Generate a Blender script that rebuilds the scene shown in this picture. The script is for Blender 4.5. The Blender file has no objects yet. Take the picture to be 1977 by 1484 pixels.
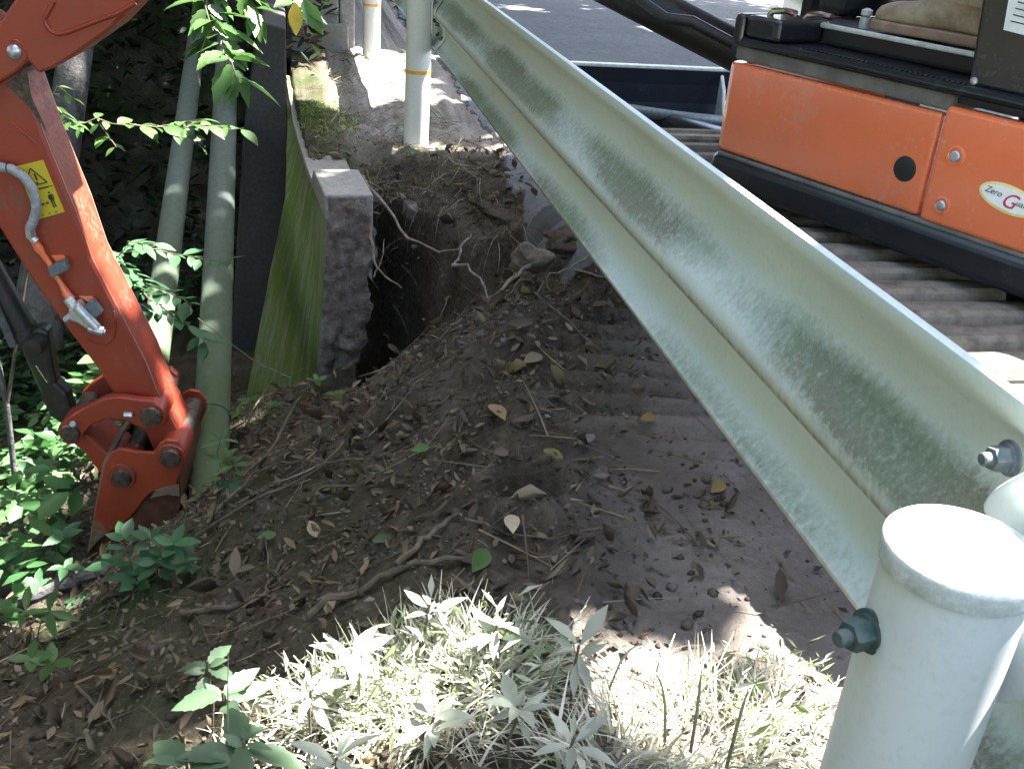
import bpy, bmesh, math, random
import numpy as np
from mathutils import Vector, Matrix

random.seed(11); rng = np.random.RandomState(11)
scene = bpy.context.scene
col = scene.collection
SRC = []

# ------------------------------------------------------------------ camera
IW, IH, FPX, CZ = 1977.0, 1484.0, 1977.0, 1.165
PITCH, ROLL, YAW = math.radians(26.497), math.radians(4.606), math.radians(12.9)
def _basis():
    fw = Vector((0, math.cos(PITCH), -math.sin(PITCH))); up = Vector((0, math.sin(PITCH), math.cos(PITCH))); rt = Vector((1, 0, 0))
    ix = rt*math.cos(ROLL) + up*math.sin(ROLL); iy = rt*math.sin(ROLL) - up*math.cos(ROLL)
    rot = Matrix.Rotation(-YAW, 3, 'Z')
    return rot @ fw, rot @ ix, rot @ iy
FW, IX, IY = _basis()
CAM = Vector((0, 0, CZ))
cd = bpy.data.cameras.new('camera'); cam = bpy.data.objects.new('camera', cd); col.objects.link(cam)
cd.sensor_fit = 'HORIZONTAL'; cd.sensor_width = 36; cd.lens = 36.0*FPX/IW; cd.clip_start = 0.02; cd.clip_end = 500
m3 = Matrix((IX, -IY, -FW)).transposed(); cam.matrix_world = Matrix.Translation(CAM) @ m3.to_4x4()
scene.camera = cam

# ------------------------------------------------------------------ light
SUN_EL, SUN_AZ = math.radians(65), math.radians(8)      # azimuth measured from +X towards +Y
SUN = Vector((math.cos(SUN_EL)*math.cos(SUN_AZ), math.cos(SUN_EL)*math.sin(SUN_AZ), math.sin(SUN_EL)))
world = bpy.data.worlds.new('World'); scene.world = world; world.use_nodes = True
wn = world.node_tree; bg = wn.nodes['Background']; sky = wn.nodes.new('ShaderNodeTexSky')
sky.sky_type = 'NISHITA'; sky.sun_disc = False; sky.sun_elevation = SUN_EL; sky.sun_rotation = math.pi/2 - SUN_AZ
sky.dust_density = 3.0; sky.ozone_density = 0.6
wn.links.new(sky.outputs[0], bg.inputs[0]); bg.inputs[1].default_value = 0.09
sd = bpy.data.lights.new('sun', 'SUN'); sd.energy = 5.0; sd.angle = math.radians(0.53); sd.color = (1.0, 0.96, 0.90)
so = bpy.data.objects.new('sun', sd); col.objects.link(so); so.rotation_euler = SUN.to_track_quat('Z', 'Y').to_euler()
scene.view_settings.view_transform = 'Standard'; scene.view_settings.look = 'None'; scene.view_settings.gamma = 1
scene.view_settings.exposure = 3.4
scene.cycles.use_denoising = True; scene.cycles.max_bounces = 6; scene.cycles.transparent_max_bounces = 4
scene.cycles.sample_clamp_indirect = 6

# ------------------------------------------------------------------ helpers
def R(x, y): return FW + IX*((x-IW/2)/FPX) + IY*((y-IH/2)/FPX)
def atd(x, y, d): return CAM + R(x, y)*d
def atz(x, y, z): v = R(x, y); return CAM + v*((z-CZ)/v.z)
def atx(x, y, X): v = R(x, y); return CAM + v*(X/v.x)
def aty(x, y, Y): v = R(x, y); return CAM + v*(Y/v.y)
def V(*a): return Vector(a)

class MB:
    def __init__(s): s.v = []; s.f = []; s.c = None
    def add(s, vs, fs):
        o = len(s.v); s.v += [tuple(p) for p in vs]; s.f += [tuple(i+o for i in f) for f in fs]; return s
    def box(s, c, ax, ay, az):
        c = Vector(c); ax, ay, az = Vector(ax), Vector(ay), Vector(az)
        vs = [c+ax*i+ay*j+az*k for i in(-1, 1) for j in(-1, 1) for k in(-1, 1)]
        return s.add(vs, [(0,1,3,2),(4,6,7,5),(0,4,5,1),(2,3,7,6),(0,2,6,4),(1,5,7,3)])
    def abox(s, x0, x1, y0, y1, z0, z1):
        return s.box(((x0+x1)/2, (y0+y1)/2, (z0+z1)/2), ((x1-x0)/2,0,0), (0,(y1-y0)/2,0), (0,0,(z1-z0)/2))
    def prism(s, pts, d):
        pts = [Vector(p) for p in pts]; d = Vector(d); n = len(pts)
        return s.add(pts+[p+d for p in pts], [tuple(range(n))[::-1], tuple(range(n, 2*n))]+[(i,(i+1)%n,n+(i+1)%n,n+i) for i in range(n)])
    def tube(s, pts, r, k=8, cap=True):
        pts = [Vector(p) for p in pts]; n = len(pts); rs = r if isinstance(r, (list, tuple)) else [r]*n
        t0 = (pts[1]-pts[0]).normalized(); u = t0.orthogonal().normalized(); vs = []
        for i, p in enumerate(pts):
            t = (pts[min(i+1, n-1)]-pts[max(i-1, 0)]).normalized(); u = (u-t*u.dot(t)).normalized(); w = t.cross(u)
            vs += [p+(u*math.cos(a)+w*math.sin(a))*rs[i] for a in [2*math.pi*j/k for j in range(k)]]
        fs = [(i*k+j, i*k+(j+1)%k, (i+1)*k+(j+1)%k, (i+1)*k+j) for i in range(n-1) for j in range(k)]
        if cap: fs += [tuple(range(k))[::-1], tuple(range((n-1)*k, n*k))]
        return s.add(vs, fs)
    def cyl(s, a, b, r, k=20): return s.tube([a, b], r, k)
    def lathe(s, c, axis, prof, k=24):
        c = Vector(c); t = Vector(axis).normalized(); u = t.orthogonal().normalized(); w = t.cross(u); vs = []
        for r, h in prof: vs += [c+t*h+(u*math.cos(a)+w*math.sin(a))*r for a in [2*math.pi*j/k for j in range(k)]]
        n = len(prof); fs = [(i*k+j, i*k+(j+1)%k, (i+1)*k+(j+1)%k, (i+1)*k+j) for i in range(n-1) for j in range(k)]
        fs += [tuple(range(k))[::-1], tuple(range((n-1)*k, n*k))]
        return s.add(vs, fs)
    def mesh(s, name):
        me = bpy.data.meshes.new(name); me.from_pydata(s.v, [], s.f); me.update(); return me
    def build(s, name, mat, parent=None, smooth=False, bevel=0, seg=2):
        me = s.mesh(name)
        bm = bmesh.new(); bm.from_mesh(me); bmesh.ops.recalc_face_normals(bm, faces=bm.faces); bm.to_mesh(me); bm.free()
        return link(name, me, mat, parent, smooth, bevel, seg)

def link(name, me, mat, parent=None, smooth=False, bevel=0, seg=2):
    if mat is not None and len(me.materials) == 0: me.materials.append(mat)
    o = bpy.data.objects.new(name, me); col.objects.link(o)
    if parent is not None: o.parent = parent
    if smooth:
        me.polygons.foreach_set('use_smooth', [True]*len(me.polygons))
        if smooth != 'all':
            me.set_sharp_from_angle(angle=math.radians(38))
    if bevel:
        b = o.modifiers.new('bevel', 'BEVEL'); b.width = bevel; b.segments = seg; b.limit_method = 'ANGLE'; b.angle_limit = math.radians(40)
    return o
def tag(o, label=None, cat=None, group=None, kind=None):
    for k, v in (('label', label), ('category', cat), ('group', group), ('kind', kind)):
        if v: o[k] = v
    return o
def empty(name, label, cat, group=None):
    o = bpy.data.objects.new(name, None); col.objects.link(o); o.empty_display_size = .1
    return tag(o, label, cat, group)

# ------------------------------------------------------------------ materials
def ramp(nt, fac, stops):
    r = nt.nodes.new('ShaderNodeValToRGB'); e = r.color_ramp.elements
    while len(e) < len(stops): e.new(.5)
    for el, (p, c) in zip(e, stops): el.position = p; el.color = (*c, 1)
    nt.links.new(fac, r.inputs[0]); return r.outputs[0]
def noise(nt, vec, scale, detail=6, rough=.6, dist=0):
    n = nt.nodes.new('ShaderNodeTexNoise'); n.inputs['Scale'].default_value = scale; n.inputs['Detail'].default_value = detail
    n.inputs['Roughness'].default_value = rough; n.inputs['Distortion'].default_value = dist
    nt.links.new(vec, n.inputs['Vector']); return n.outputs['Fac']
def mix(nt, fac, a, b, mode='MIX'):
    m = nt.nodes.new('ShaderNodeMix'); m.data_type = 'RGBA'; m.blend_type = mode
    for s, v in ((m.inputs[0], fac), (m.inputs[6], a), (m.inputs[7], b)):
        if isinstance(v, bpy.types.NodeSocket): nt.links.new(v, s)
        elif isinstance(v, tuple): s.default_value = (*v, 1)
        else: s.default_value = v
    return m.outputs[2]
def mathn(nt, op, a, b=None, clamp=False):
    m = nt.nodes.new('ShaderNodeMath'); m.operation = op; m.use_clamp = clamp
    for s, v in zip(m.inputs, (a, b)):
        if v is None: continue
        if isinstance(v, bpy.types.NodeSocket): nt.links.new(v, s)
        else: s.default_value = v
    return m.outputs[0]
def newmat(name):
    m = bpy.data.materials.new(name); m.use_nodes = True; nt = m.node_tree
    geo = nt.nodes.new('ShaderNodeNewGeometry')
    return m, nt, nt.nodes['Principled BSDF'], geo.outputs['Position']
def attr(nt, name):
    a = nt.nodes.new('ShaderNodeAttribute'); a.attribute_name = name; return a
def bump(nt, b, h, strength, dist):
    n = nt.nodes.new('ShaderNodeBump'); n.inputs['Strength'].default_value = strength; n.inputs['Distance'].default_value = dist
    nt.links.new(h, n.inputs['Height']); nt.links.new(n.outputs[0], b.inputs['Normal'])
def pmat(name, c1, c2, scale=20, rough=.6, metal=0, bstr=0, bdist=.003, bscale=None, c3=None, coat=0, spec=.5, rvar=.12):
    m, nt, b, P = newmat(name)
    f = noise(nt, P, scale)
    st = [(.35, c1), (.65, c2)] if c3 is None else [(.3, c1), (.55, c2), (.72, c3)]
    nt.links.new(ramp(nt, f, st), b.inputs['Base Color'])
    rr = mathn(nt, 'MULTIPLY_ADD', noise(nt, P, scale*2.3), rvar*2); nt.nodes[-1].inputs[2].default_value = rough-rvar
    nt.links.new(rr, b.inputs['Roughness']); b.inputs['Metallic'].default_value = metal
    b.inputs['Coat Weight'].default_value = coat; b.inputs['Coat Roughness'].default_value = .08; b.inputs['Specular IOR Level'].default_value = spec
    if bstr: bump(nt, b, noise(nt, P, bscale or scale*3), bstr, bdist)
    return m
def dirtmat(name, paint, dirt, amount=.5, scale=9, rough=.35, coat=0, fine=60, metal=0):
    """paint with scratches, dust and mud stains of their own shape"""
    m, nt, b, P = newmat(name)
    f = noise(nt, P, scale, 8, .65); g = noise(nt, P, fine, 4, .7)
    s = mathn(nt, 'MULTIPLY', f, g)
    k = ramp(nt, s, [(.36-.12*amount, (0,0,0)), (.52-.12*amount, (1,1,1))])
    tone = mix(nt, ramp(nt, noise(nt, P, 3.1), [(.3, (0,0,0)), (.7, (1,1,1))]), paint, tuple(c*.82 for c in paint))
    k2 = mathn(nt, 'MULTIPLY', k, amount)
    nt.links.new(mix(nt, k2, tone, dirt), b.inputs['Base Color'])
    rr = mathn(nt, 'ADD', mathn(nt, 'MULTIPLY', k2, .5), rough); nt.links.new(rr, b.inputs['Roughness'])
    b.inputs['Coat Weight'].default_value = coat; b.inputs['Coat Roughness'].default_value = .04; b.inputs['Metallic'].default_value = metal
    bump(nt, b, s, .12, .003)
    return m
def leafmat(name, use_attr=True, color=(.07,.13,.03), trans=.45, rough=.5, vary=.35):
    m, nt, b, P = newmat(name)
    if use_attr:
        c = attr(nt, 'tint').outputs['Color']
    else:
        oi = nt.nodes.new('ShaderNodeObjectInfo')
        d = tuple(x*(1-vary) for x in color); l = tuple(min(1, x*(1+vary)+.004) for x in color)
        c = ramp(nt, oi.outputs['Random'], [(0, d), (1, l)])
        c = mix(nt, ramp(nt, noise(nt, P, 60), [(.35, (0,0,0)), (.7, (.5,.5,.5))]), c, tuple(x*.7 for x in color))
    nt.links.new(c, b.inputs['Base Color']); b.inputs['Roughness'].default_value = rough
    if trans:
        t = nt.nodes.new('ShaderNodeBsdfTranslucent'); nt.links.new(c, t.inputs[0])
        x = nt.nodes.new('ShaderNodeMixShader'); x.inputs[0].default_value = trans
        out = nt.nodes['Material Output']
        nt.links.new(b.outputs[0], x.inputs[1]); nt.links.new(t.outputs[0], x.inputs[2]); nt.links.new(x.outputs[0], out.inputs[0])
    return m
M = {}
M['orange'] = dirtmat('orange_paint_shaded', (.29,.038,.016), (.15,.085,.055), .85, 6, .45, .08)  # darkened orange: the shade on the arm is put into the paint
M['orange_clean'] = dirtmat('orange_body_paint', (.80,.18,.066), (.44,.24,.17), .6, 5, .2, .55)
M['orange_worn'] = dirtmat('worn_orange_paint', (.32,.045,.015), (.12,.08,.05), .8, 11, .45)
def bucketmat():
    m, nt, b, P = newmat('worn_bucket_paint')
    sp = nt.nodes.new('ShaderNodeSeparateXYZ'); nt.links.new(P, sp.inputs[0])
    f = noise(nt, P, 14, 8, .7); g = noise(nt, P, 70, 5, .7)
    k = mathn(nt, 'ADD', mathn(nt, 'MULTIPLY', mathn(nt, 'ADD', sp.outputs[2], .76), -7.0), mathn(nt, 'MULTIPLY', mathn(nt, 'SUBTRACT', f, .5), 2.2))
    c = mix(nt, ramp(nt, g, [(.4, (0,0,0)), (.7, (.7,.7,.7))]), (.32,.045,.014), (.17,.045,.022))
    w = ramp(nt, g, [(.3, (.10,.06,.035)), (.55, (.22,.17,.12)), (.75, (.32,.28,.23))])
    nt.links.new(mix(nt, ramp(nt, k, [(.3, (0,0,0)), (.7, (1,1,1))]), c, w), b.inputs['Base Color']); b.inputs['Roughness'].default_value = .5
    bump(nt, b, g, .2, .002); return m
M['bucket'] = bucketmat()
M['steel_worn'] = dirtmat('scraped_steel', (.20,.15,.11), (.13,.055,.03), .8, 14, .5)
M['rust'] = pmat('rusty_plate', (.06,.022,.013), (.15,.05,.025), 22, .8, 0, .3, .004)
M['black'] = dirtmat('black_frame_paint', (.012,.014,.018), (.10,.10,.10), .5, 8, .28, .2)
M['black_dull'] = dirtmat('black_dull_paint', (.012,.013,.014), (.05,.045,.035), .6, 10, .6)
M['greydirt'] = pmat('grey_rubber_strip', (.10,.095,.085), (.17,.16,.145), 18, .8, 0, .2, .002)
M['greasy'] = dirtmat('greasy_cylinder', (.018,.016,.014), (.07,.05,.03), .7, 18, .45)
M['chrome'] = pmat('chrome_rod', (.5,.5,.5), (.65,.65,.65), 20, .15, 1)
M['pin'] = pmat('dark_pin_steel', (.035,.028,.022), (.12,.09,.07), 60, .5, .4, .3, .002)
M['zinc'] = pmat('zinc_fitting', (.38,.40,.42), (.55,.57,.58), 70, .35, .7)
M['hose'] = pmat('grey_hose', (.20,.21,.225), (.30,.31,.325), 90, .45)
M['yellow'] = dirtmat('yellow_label_film', (.58,.44,.02), (.35,.27,.04), .35, 30, .4)
M['ink'] = pmat('black_ink', (.012,.01,.008), (.03,.025,.02), 200, .6)
M['red_ink'] = pmat('red_ink', (.45,.02,.06), (.55,.04,.08), 100, .5)
M['paper'] = pmat('white_paper', (.62,.66,.66), (.75,.78,.76), 50, .7)
M['cream'] = pmat('cream_film', (.75,.62,.18), (.85,.76,.35), 40, .4)
M['white_film'] = pmat('white_film', (.78,.78,.78), (.86,.86,.86), 40, .3)
M['trackshoe'] = pmat('dusty_track_rubber', (.08,.066,.05), (.22,.185,.145), 24, .85, 0, .4, .004, c3=(.14,.115,.088))
M['blade'] = dirtmat('blue_black_blade', (.012,.017,.03), (.06,.065,.07), .5, 9, .4)
M['blade_edge'] = pmat('pale_worn_steel', (.42,.45,.44), (.6,.62,.6), 40, .45, .3)
M['bolt'] = pmat('galvanised_bolt', (.10,.13,.15), (.18,.21,.23), 90, .55, .5, .3, .001)
M['boltgreen'] = pmat('green_weathered_bolt', (.045,.085,.08), (.12,.15,.14), 50, .6, .3, .3, .001)
M['ytape'] = pmat('amber_reflective_tape', (.65,.30,.02), (.75,.38,.04), 60, .35)
M['boot'] = pmat('dusty_leather_boot', (.22,.17,.11), (.36,.29,.20), 30, .85, 0, .3, .002)
M['sole'] = pmat('boot_sole', (.20,.13,.09), (.30,.21,.15), 30, .85)
M['trouser'] = pmat('work_trousers', (.38,.36,.32), (.50,.48,.44), 25, .9, 0, .3, .004)
M['jacket'] = pmat('work_jacket', (.10,.13,.18), (.15,.19,.24), 20, .9)
M['skin'] = pmat('skin', (.45,.28,.20), (.52,.34,.25), 20, .6)
M['bark'] = pmat('bark', (.022,.021,.02), (.10,.098,.095), 16, .9, 0, .6, .02, c3=(.05,.048,.045))
M['twig'] = pmat('twig_bark', (.055,.045,.03), (.13,.105,.07), 40, .85, 0, .4, .002)
M['root'] = pmat('pale_root', (.10,.08,.06), (.24,.205,.17), 50, .85, 0, .3, .002)
M['stone'] = pmat('grey_stone', (.10,.09,.085), (.22,.20,.185), 30, .85, 0, .5, .006)
M['clod'] = pmat('dried_soil_clod', (.075,.064,.052), (.155,.135,.112), 35, .95, 0, .8, .01)
M['seat'] = pmat('black_vinyl', (.015,.015,.016), (.03,.03,.03), 30, .5)
M['leaf'] = leafmat('green_leaf', False, (.065,.145,.035), .4)
M['leaf_dark'] = leafmat('deep_green_leaf', False, (.055,.15,.06), .4)
M['leaf_yellow'] = leafmat('yellowing_leaf', False, (.42,.30,.03), .4)
M['leaf_attr'] = leafmat('mixed_leaves', True, trans=.4)
M['litter'] = leafmat('dead_leaves', True, trans=.12, rough=.75)
M['grass'] = leafmat('grass_blades', True, trans=.3, rough=.5)

def soilmat():
    m, nt, b, P = newmat('bank_soil')
    f = noise(nt, P, 6, 8, .65); g = noise(nt, P, 55, 8, .7); k = noise(nt, P, 1.7, 4, .6)
    c = ramp(nt, f, [(.3, (.050,.040,.029)), (.5, (.098,.080,.060)), (.68, (.16,.138,.11))])  # soil tones raised to carry veiling lens haze
    c = mix(nt, ramp(nt, g, [(.35, (0,0,0)), (.75, (.85,.85,.85))]), c, (.022,.017,.011))
    moss = attr(nt, 'moss').outputs['Fac']
    mm = mathn(nt, 'MULTIPLY', moss, ramp(nt, k, [(.4, (0,0,0)), (.62, (1,1,1))]))
    c = mix(nt, mm, c, (.035,.048,.016))
    dry = attr(nt, 'dry').outputs['Fac']
    c = mix(nt, mathn(nt, 'MULTIPLY', dry, .95), c, ramp(nt, g, [(.3, (.24,.205,.186)), (.7, (.39,.345,.318))]))  # pale dry soil, lightened further for the hazy glare over it
    nt.links.new(c, b.inputs['Base Color']); b.inputs['Roughness'].default_value = .95; b.inputs['Specular IOR Level'].default_value = .15
    bump(nt, b, mathn(nt, 'ADD', noise(nt, P, 130, 6, .7), mathn(nt, 'MULTIPLY', noise(nt, P, 38, 5, .6), 1.6)), .9, .010)
    return m
M['soil'] = soilmat()
def asphaltmat():
    m, nt, b, P = newmat('asphalt')
    f = noise(nt, P, 2.2, 6, .6); g = noise(nt, P, 320, 3, .8)
    c = ramp(nt, f, [(.3, (.085,.092,.10)), (.7, (.135,.145,.155))])
    c = mix(nt, ramp(nt, g, [(.4, (0,0,0)), (.7, (.8,.8,.8))]), c, (.17,.165,.16))
    c = mix(nt, ramp(nt, noise(nt, P, 26, 6, .7), [(.45, (0,0,0)), (.7, (.75,.75,.75))]), c, (.075,.066,.056))
    nt.links.new(c, b.inputs['Base Color']); b.inputs['Roughness'].default_value = .95; b.inputs['Specular IOR Level'].default_value = .2
    bump(nt, b, g, .4, .003); return m
M['asphalt'] = asphaltmat()
def concretemat(name, c1, c2, moss, streak=(6,6,.7)):
    m, nt, b, P = newmat(name)
    mp = nt.nodes.new('ShaderNodeMapping'); mp.inputs['Scale'].default_value = streak; nt.links.new(P, mp.inputs[0])
    f = noise(nt, mp.outputs[0], 3.0, 8, .65); g = noise(nt, P, 40, 6, .7)
    c = ramp(nt, g, [(.35, c1), (.65, c2)])
    k = ramp(nt, f, [(.38, (0,0,0)), (.6, (1,1,1))])
    a = attr(nt, 'moss').outputs['Fac']
    c = mix(nt, mathn(nt, 'MULTIPLY', a, mathn(nt, 'MULTIPLY_ADD', k, .75, True)), c, moss)
    nt.links.new(c, b.inputs['Base Color']); b.inputs['Roughness'].default_value = .9
    bump(nt, b, g, .5, .004); return m
M['concrete'] = concretemat('mossy_concrete', (.20,.19,.17), (.30,.29,.265), (.10,.14,.018), (5,5,.5))
M['concrete_grey'] = concretemat('grey_concrete', (.19,.185,.175), (.30,.295,.28), (.10,.10,.06))
M['concrete_shade'] = concretemat('shade_dark_concrete', (.035,.034,.036), (.06,.058,.06), (.03,.035,.02))  # near-black tone holds the deep shade on the bridge side
M['dirtface'] = pmat('soil_caked_concrete', (.085,.068,.058), (.20,.168,.148), 34, .95, 0, 1.0, .018, c3=(.28,.26,.25))
def railmat(name, base=(.60,.69,.67)):
    m, nt, b, P = newmat(name)
    a = attr(nt, 'moss').outputs['Fac']; rs = attr(nt, 'rust').outputs['Fac']
    mp = nt.nodes.new('ShaderNodeMapping'); mp.inputs['Scale'].default_value = (2.5, 5, 2.5); nt.links.new(P, mp.inputs[0])
    s1 = noise(nt, mp.outputs[0], 14, 6, .75); s2 = noise(nt, P, 110, 6, .8); s3 = noise(nt, P, 3.2, 4, .6); s4 = noise(nt, P, 260, 3, .7)
    c = ramp(nt, s3, [(.3, base), (.7, tuple(x*1.1 for x in base))])
    c = mix(nt, ramp(nt, s2, [(.5, (0,0,0)), (.8, (.35,.35,.35))]), c, (.30,.33,.27))
    e = mathn(nt, 'ADD', mathn(nt, 'MULTIPLY', mathn(nt, 'SUBTRACT', s1, .5), .9), mathn(nt, 'MULTIPLY', mathn(nt, 'SUBTRACT', s2, .5), 1.3))
    k = mathn(nt, 'ADD', a, mathn(nt, 'MULTIPLY', e, mathn(nt, 'MULTIPLY', a, 1.5)), True)
    k = ramp(nt, k, [(.24, (0,0,0)), (.74, (1,1,1))])
    mc = ramp(nt, s2, [(.3, (.10,.115,.07)), (.5, (.18,.235,.15)), (.7, (.36,.44,.32))])
    mc = mix(nt, ramp(nt, s3, [(.42, (0,0,0)), (.6, (.7,.7,.7))]), mc, ramp(nt, s4, [(.35, (.13,.115,.08)), (.65, (.27,.25,.19))]))
    c = mix(nt, mathn(nt, 'MULTIPLY', k, .93), c, mc)
    c = mix(nt, mathn(nt, 'MULTIPLY', rs, ramp(nt, s1, [(.3, (.25,.25,.25)), (.6, (1,1,1))])), c, (.16,.11,.07))
    nt.links.new(c, b.inputs['Base Color']); nt.links.new(mathn(nt, 'MULTIPLY_ADD', k, .5), b.inputs['Roughness']); nt.nodes[-1].inputs[2].default_value = .5
    bump(nt, b, mathn(nt, 'MULTIPLY', k, s2), .35, .003)
    return m
M['rail'] = railmat('weathered_white_rail_paint')
M['postpaint'] = railmat('weathered_white_post_paint', (.66,.71,.72))
M['postfar'] = railmat('white_post_paint', (.60,.62,.56))
M['pipe'] = concretemat('grey_green_pipe_coating', (.065,.09,.08), (.10,.13,.112), (.055,.082,.028), (3,3,3))

# ------------------------------------------------------------------ terrain
_tab = np.random.RandomState(5).rand(256, 256)
def vn(x, y):
    xi = np.floor(x).astype(int); yi = np.floor(y).astype(int); fx = x-xi; fy = y-yi
    fx = fx*fx*(3-2*fx); fy = fy*fy*(3-2*fy); a = _tab
    g = lambda i, j: a[(xi+i) & 255, (yi+j) & 255]
    return (g(0,0)*(1-fx)+g(1,0)*fx)*(1-fy)+(g(0,1)*(1-fx)+g(1,1)*fx)*fy - .5
def fbm(x, y, s, o=4, gain=.5):
    z = 0; amp = 1.0
    for i in range(o): z = z+vn(x*s+17.3*i, y*s+9.1*i)*amp; s *= 2.03; amp *= gain
    return z
def ss(a, b, x):
    t = np.clip((x-a)/(b-a), 0, 1); return t*t*(3-2*t)
def yc(x):   # brow of the washed-out hole
    return np.interp(x, [.2,.35,.6,.8,.95,1.08], [4.32,4.28,4.0,3.72,3.42,3.05]) + .10*fbm(x, x*0+3, 5, 3)
def yl(x):   # crest of the soil heap in front of it
    return np.interp(x, [0,.12,.4,.8,1.05], [3.55,3.52,3.3,2.98,2.9])
def wallx(y): return np.interp(y, [3.9,4.15,4.32,4.6,5.4,6.6,8,14], [.21,.19,.085,.03,-.02,-.06,-.065,-.1])
BUR = (.455, 1.80)
def height(x, y, fine=True):
    x = np.asarray(x, float); y = np.asarray(y, float)
    yy = np.clip(y, -2, 3.9)
    e = .12+.34*(yy-1); sl = .36+.2*np.clip(yy-1, 0, 2.2)
    z = -1.15*np.tanh(sl*np.clip(e-x+.05*fbm(x, y, 2.3, 3), 0, None)/1.15)
    z = z+.10*np.exp(-((x-.42)/.3)**2-((y-2.85)/.38)**2)+.05*np.exp(-((x+.1)/.3)**2-((y-2.5)/.3)**2)
    far = ss(3.7, 4.3, y)
    z = z*(1-far)+far*(-1.15-.2*np.clip(y-4, 0, 6))
    ed = -.74+.18*fbm(x*0+2, y, 1.6, 3)
    z = z-1.0*ss(ed, ed-.8, x)*(1-.4*far)-.7*ss(-1.8, -5, x)
    hill = np.clip(y-8.2-.25*np.clip(x+3, -6, 0), 0, 14)*.95+np.clip(-x-4.5, 0, 14)*.8
    left = ss(.4, -.2, x)
    z = z+np.clip(hill, 0, 9)*left
    # plateau right of the wall
    r = (x > wallx(np.clip(y, 3.9, 14))) & (y > 3.9)
    brow = yc(x)
    lip = -.14*(1-ss(0, .55, y-brow))*ss(1.15, .9, x)-.015
    d = ss(yl(x)-.22, yl(x)+.12, y)*ss(.02, .14, x)*ss(1.12, .95, x)
    zp = np.interp(x, [.1,.28,.42,.7,.95,1.1], [-1.05,-.98,-.66,-.38,-.18,-.05])+.05*fbm(x, y, 6, 3)
    front = z*(1-d)+np.minimum(zp, z)*d
    c = ss(brow-.05-.16*ss(.4, .6, x), brow+.03, y)
    plat = front*(1-c)+lip*c
    inx = ss(-.0, .02, x-wallx(np.clip(y, 3.9, 14)))
    z = np.where(y > 3.8, z*(1-inx)+plat*inx, np.where(x > .0, front, z))
    z = z-.13*np.exp(-((x+.64)/.22)**2-((y-2.93)/.2)**2)
    # rutted plateau edge pressed by the track
    t = ss(.60, .72, x)*ss(1.25, 1.15, x)*ss(1.85, 2.1, y)*ss(3.1, 2.85, y)
    z = z+t*(.024*np.sin(2*np.pi*(y+.12*x)/.112)-.010)
    z = z-.03*ss(1.1, 1.3, x)
    bd = np.exp(-(((x-BUR[0])/.075)**2+((y-BUR[1])/.06)**2)**2); z = z-.13*bd+.02*np.exp(-((np.hypot((x-BUR[0])/.10, (y-BUR[1])/.085)-1.15)/.28)**2)
    if fine:
        rough = .35+.65*ss(.75, .35, x)
        rough = rough*(1-.6*ss(1.0, 1.3, x))
        z = z+rough*(.055*fbm(x, y, 5, 4)+.035*np.abs(fbm(x, y, 14, 4))-.006)+.006*fbm(x, y, 45, 2)*rough
        hv = ss(2.6, 3.0, y)*ss(-.1, .3, x)*ss(1.1, .9, x)
        z = z+hv*.05*np.abs(fbm(x, y, 9, 4))
    return z
def hz(x, y): return float(height(np.array([x]), np.array([y]))[0])
def gp(px, py, lift=0):
    v = R(px, py); t = np.linspace(.8, 14, 900)
    z = height(v.x*t, v.y*t); w = CZ+v.z*t
    i = int(np.argmax(w < z)) if (w < z).any() else 899
    return Vector((v.x*t[i], v.y*t[i], z[i]+lift))

def axis(lo, hi, step, a, b):
    c = list(np.arange(lo, hi, step)); l = [lo]; s = step
    while l[-1] > a: s *= 1.25; l.append(l[-1]-s)
    r = [c[-1]]; s = step
    while r[-1] < b: s *= 1.25; r.append(r[-1]+s)
    return np.array(l[:0:-1]+c+r[1:])
def ground():
    xs = axis(-1.1, 1.2, .011, -60, 60); ys = axis(.85, 4.9, .0125, -25, 80)
    X, Y = np.meshgrid(xs, ys); Z = height(X, Y)
    # undercut: soil below the brow is washed back under it
    b = yc(X); u = ss(.16, .26, X)*ss(.62, .42, X)*ss(.14, .0, np.abs(Y-b))
    Yd = Y+u*.18*ss(-.14, -.42, Z)
    n, m = X.shape
    me = bpy.data.meshes.new('ground')
    idx = np.arange(n*m).reshape(n, m)
    f = np.stack([idx[:-1,:-1], idx[:-1,1:], idx[1:,1:], idx[1:,:-1]], -1).reshape(-1, 4)
    me.vertices.add(n*m); me.vertices.foreach_set('co', np.stack([X, Yd, Z], -1).ravel())
    me.loops.add(f.size); me.loops.foreach_set('vertex_index', f.ravel())
    me.polygons.add(len(f)); me.polygons.foreach_set('loop_start', np.arange(0, f.size, 4)); me.polygons.foreach_set('loop_total', np.full(len(f), 4))
    me.polygons.foreach_set('use_smooth', np.ones(len(f), bool)); me.update(); me.validate()
    a = me.attributes.new('moss', 'FLOAT', 'POINT')
    a.data.foreach_set('value', np.clip(ss(.5, -.3, X)*.8+ss(4.3, 4.9, Y)*.6, 0, 1).ravel())
    a = me.attributes.new('dry', 'FLOAT', 'POINT')
    dry = ss(.25, .75, X-.34*(np.clip(Y, 0, 3)-1.2))*ss(3.1, 2.5, Y)*(.65+.5*fbm(X, Y, 4, 3))+ss(4.4, 5.0, Y)*ss(.1, .3, X)*.8
    a.data.foreach_set('value', np.clip(dry, 0, 1).ravel())
    return tag(link('ground', me, M['soil']), 'dark crumbly soil bank sloping into the ravine', None, None, 'structure')
ground()

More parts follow.
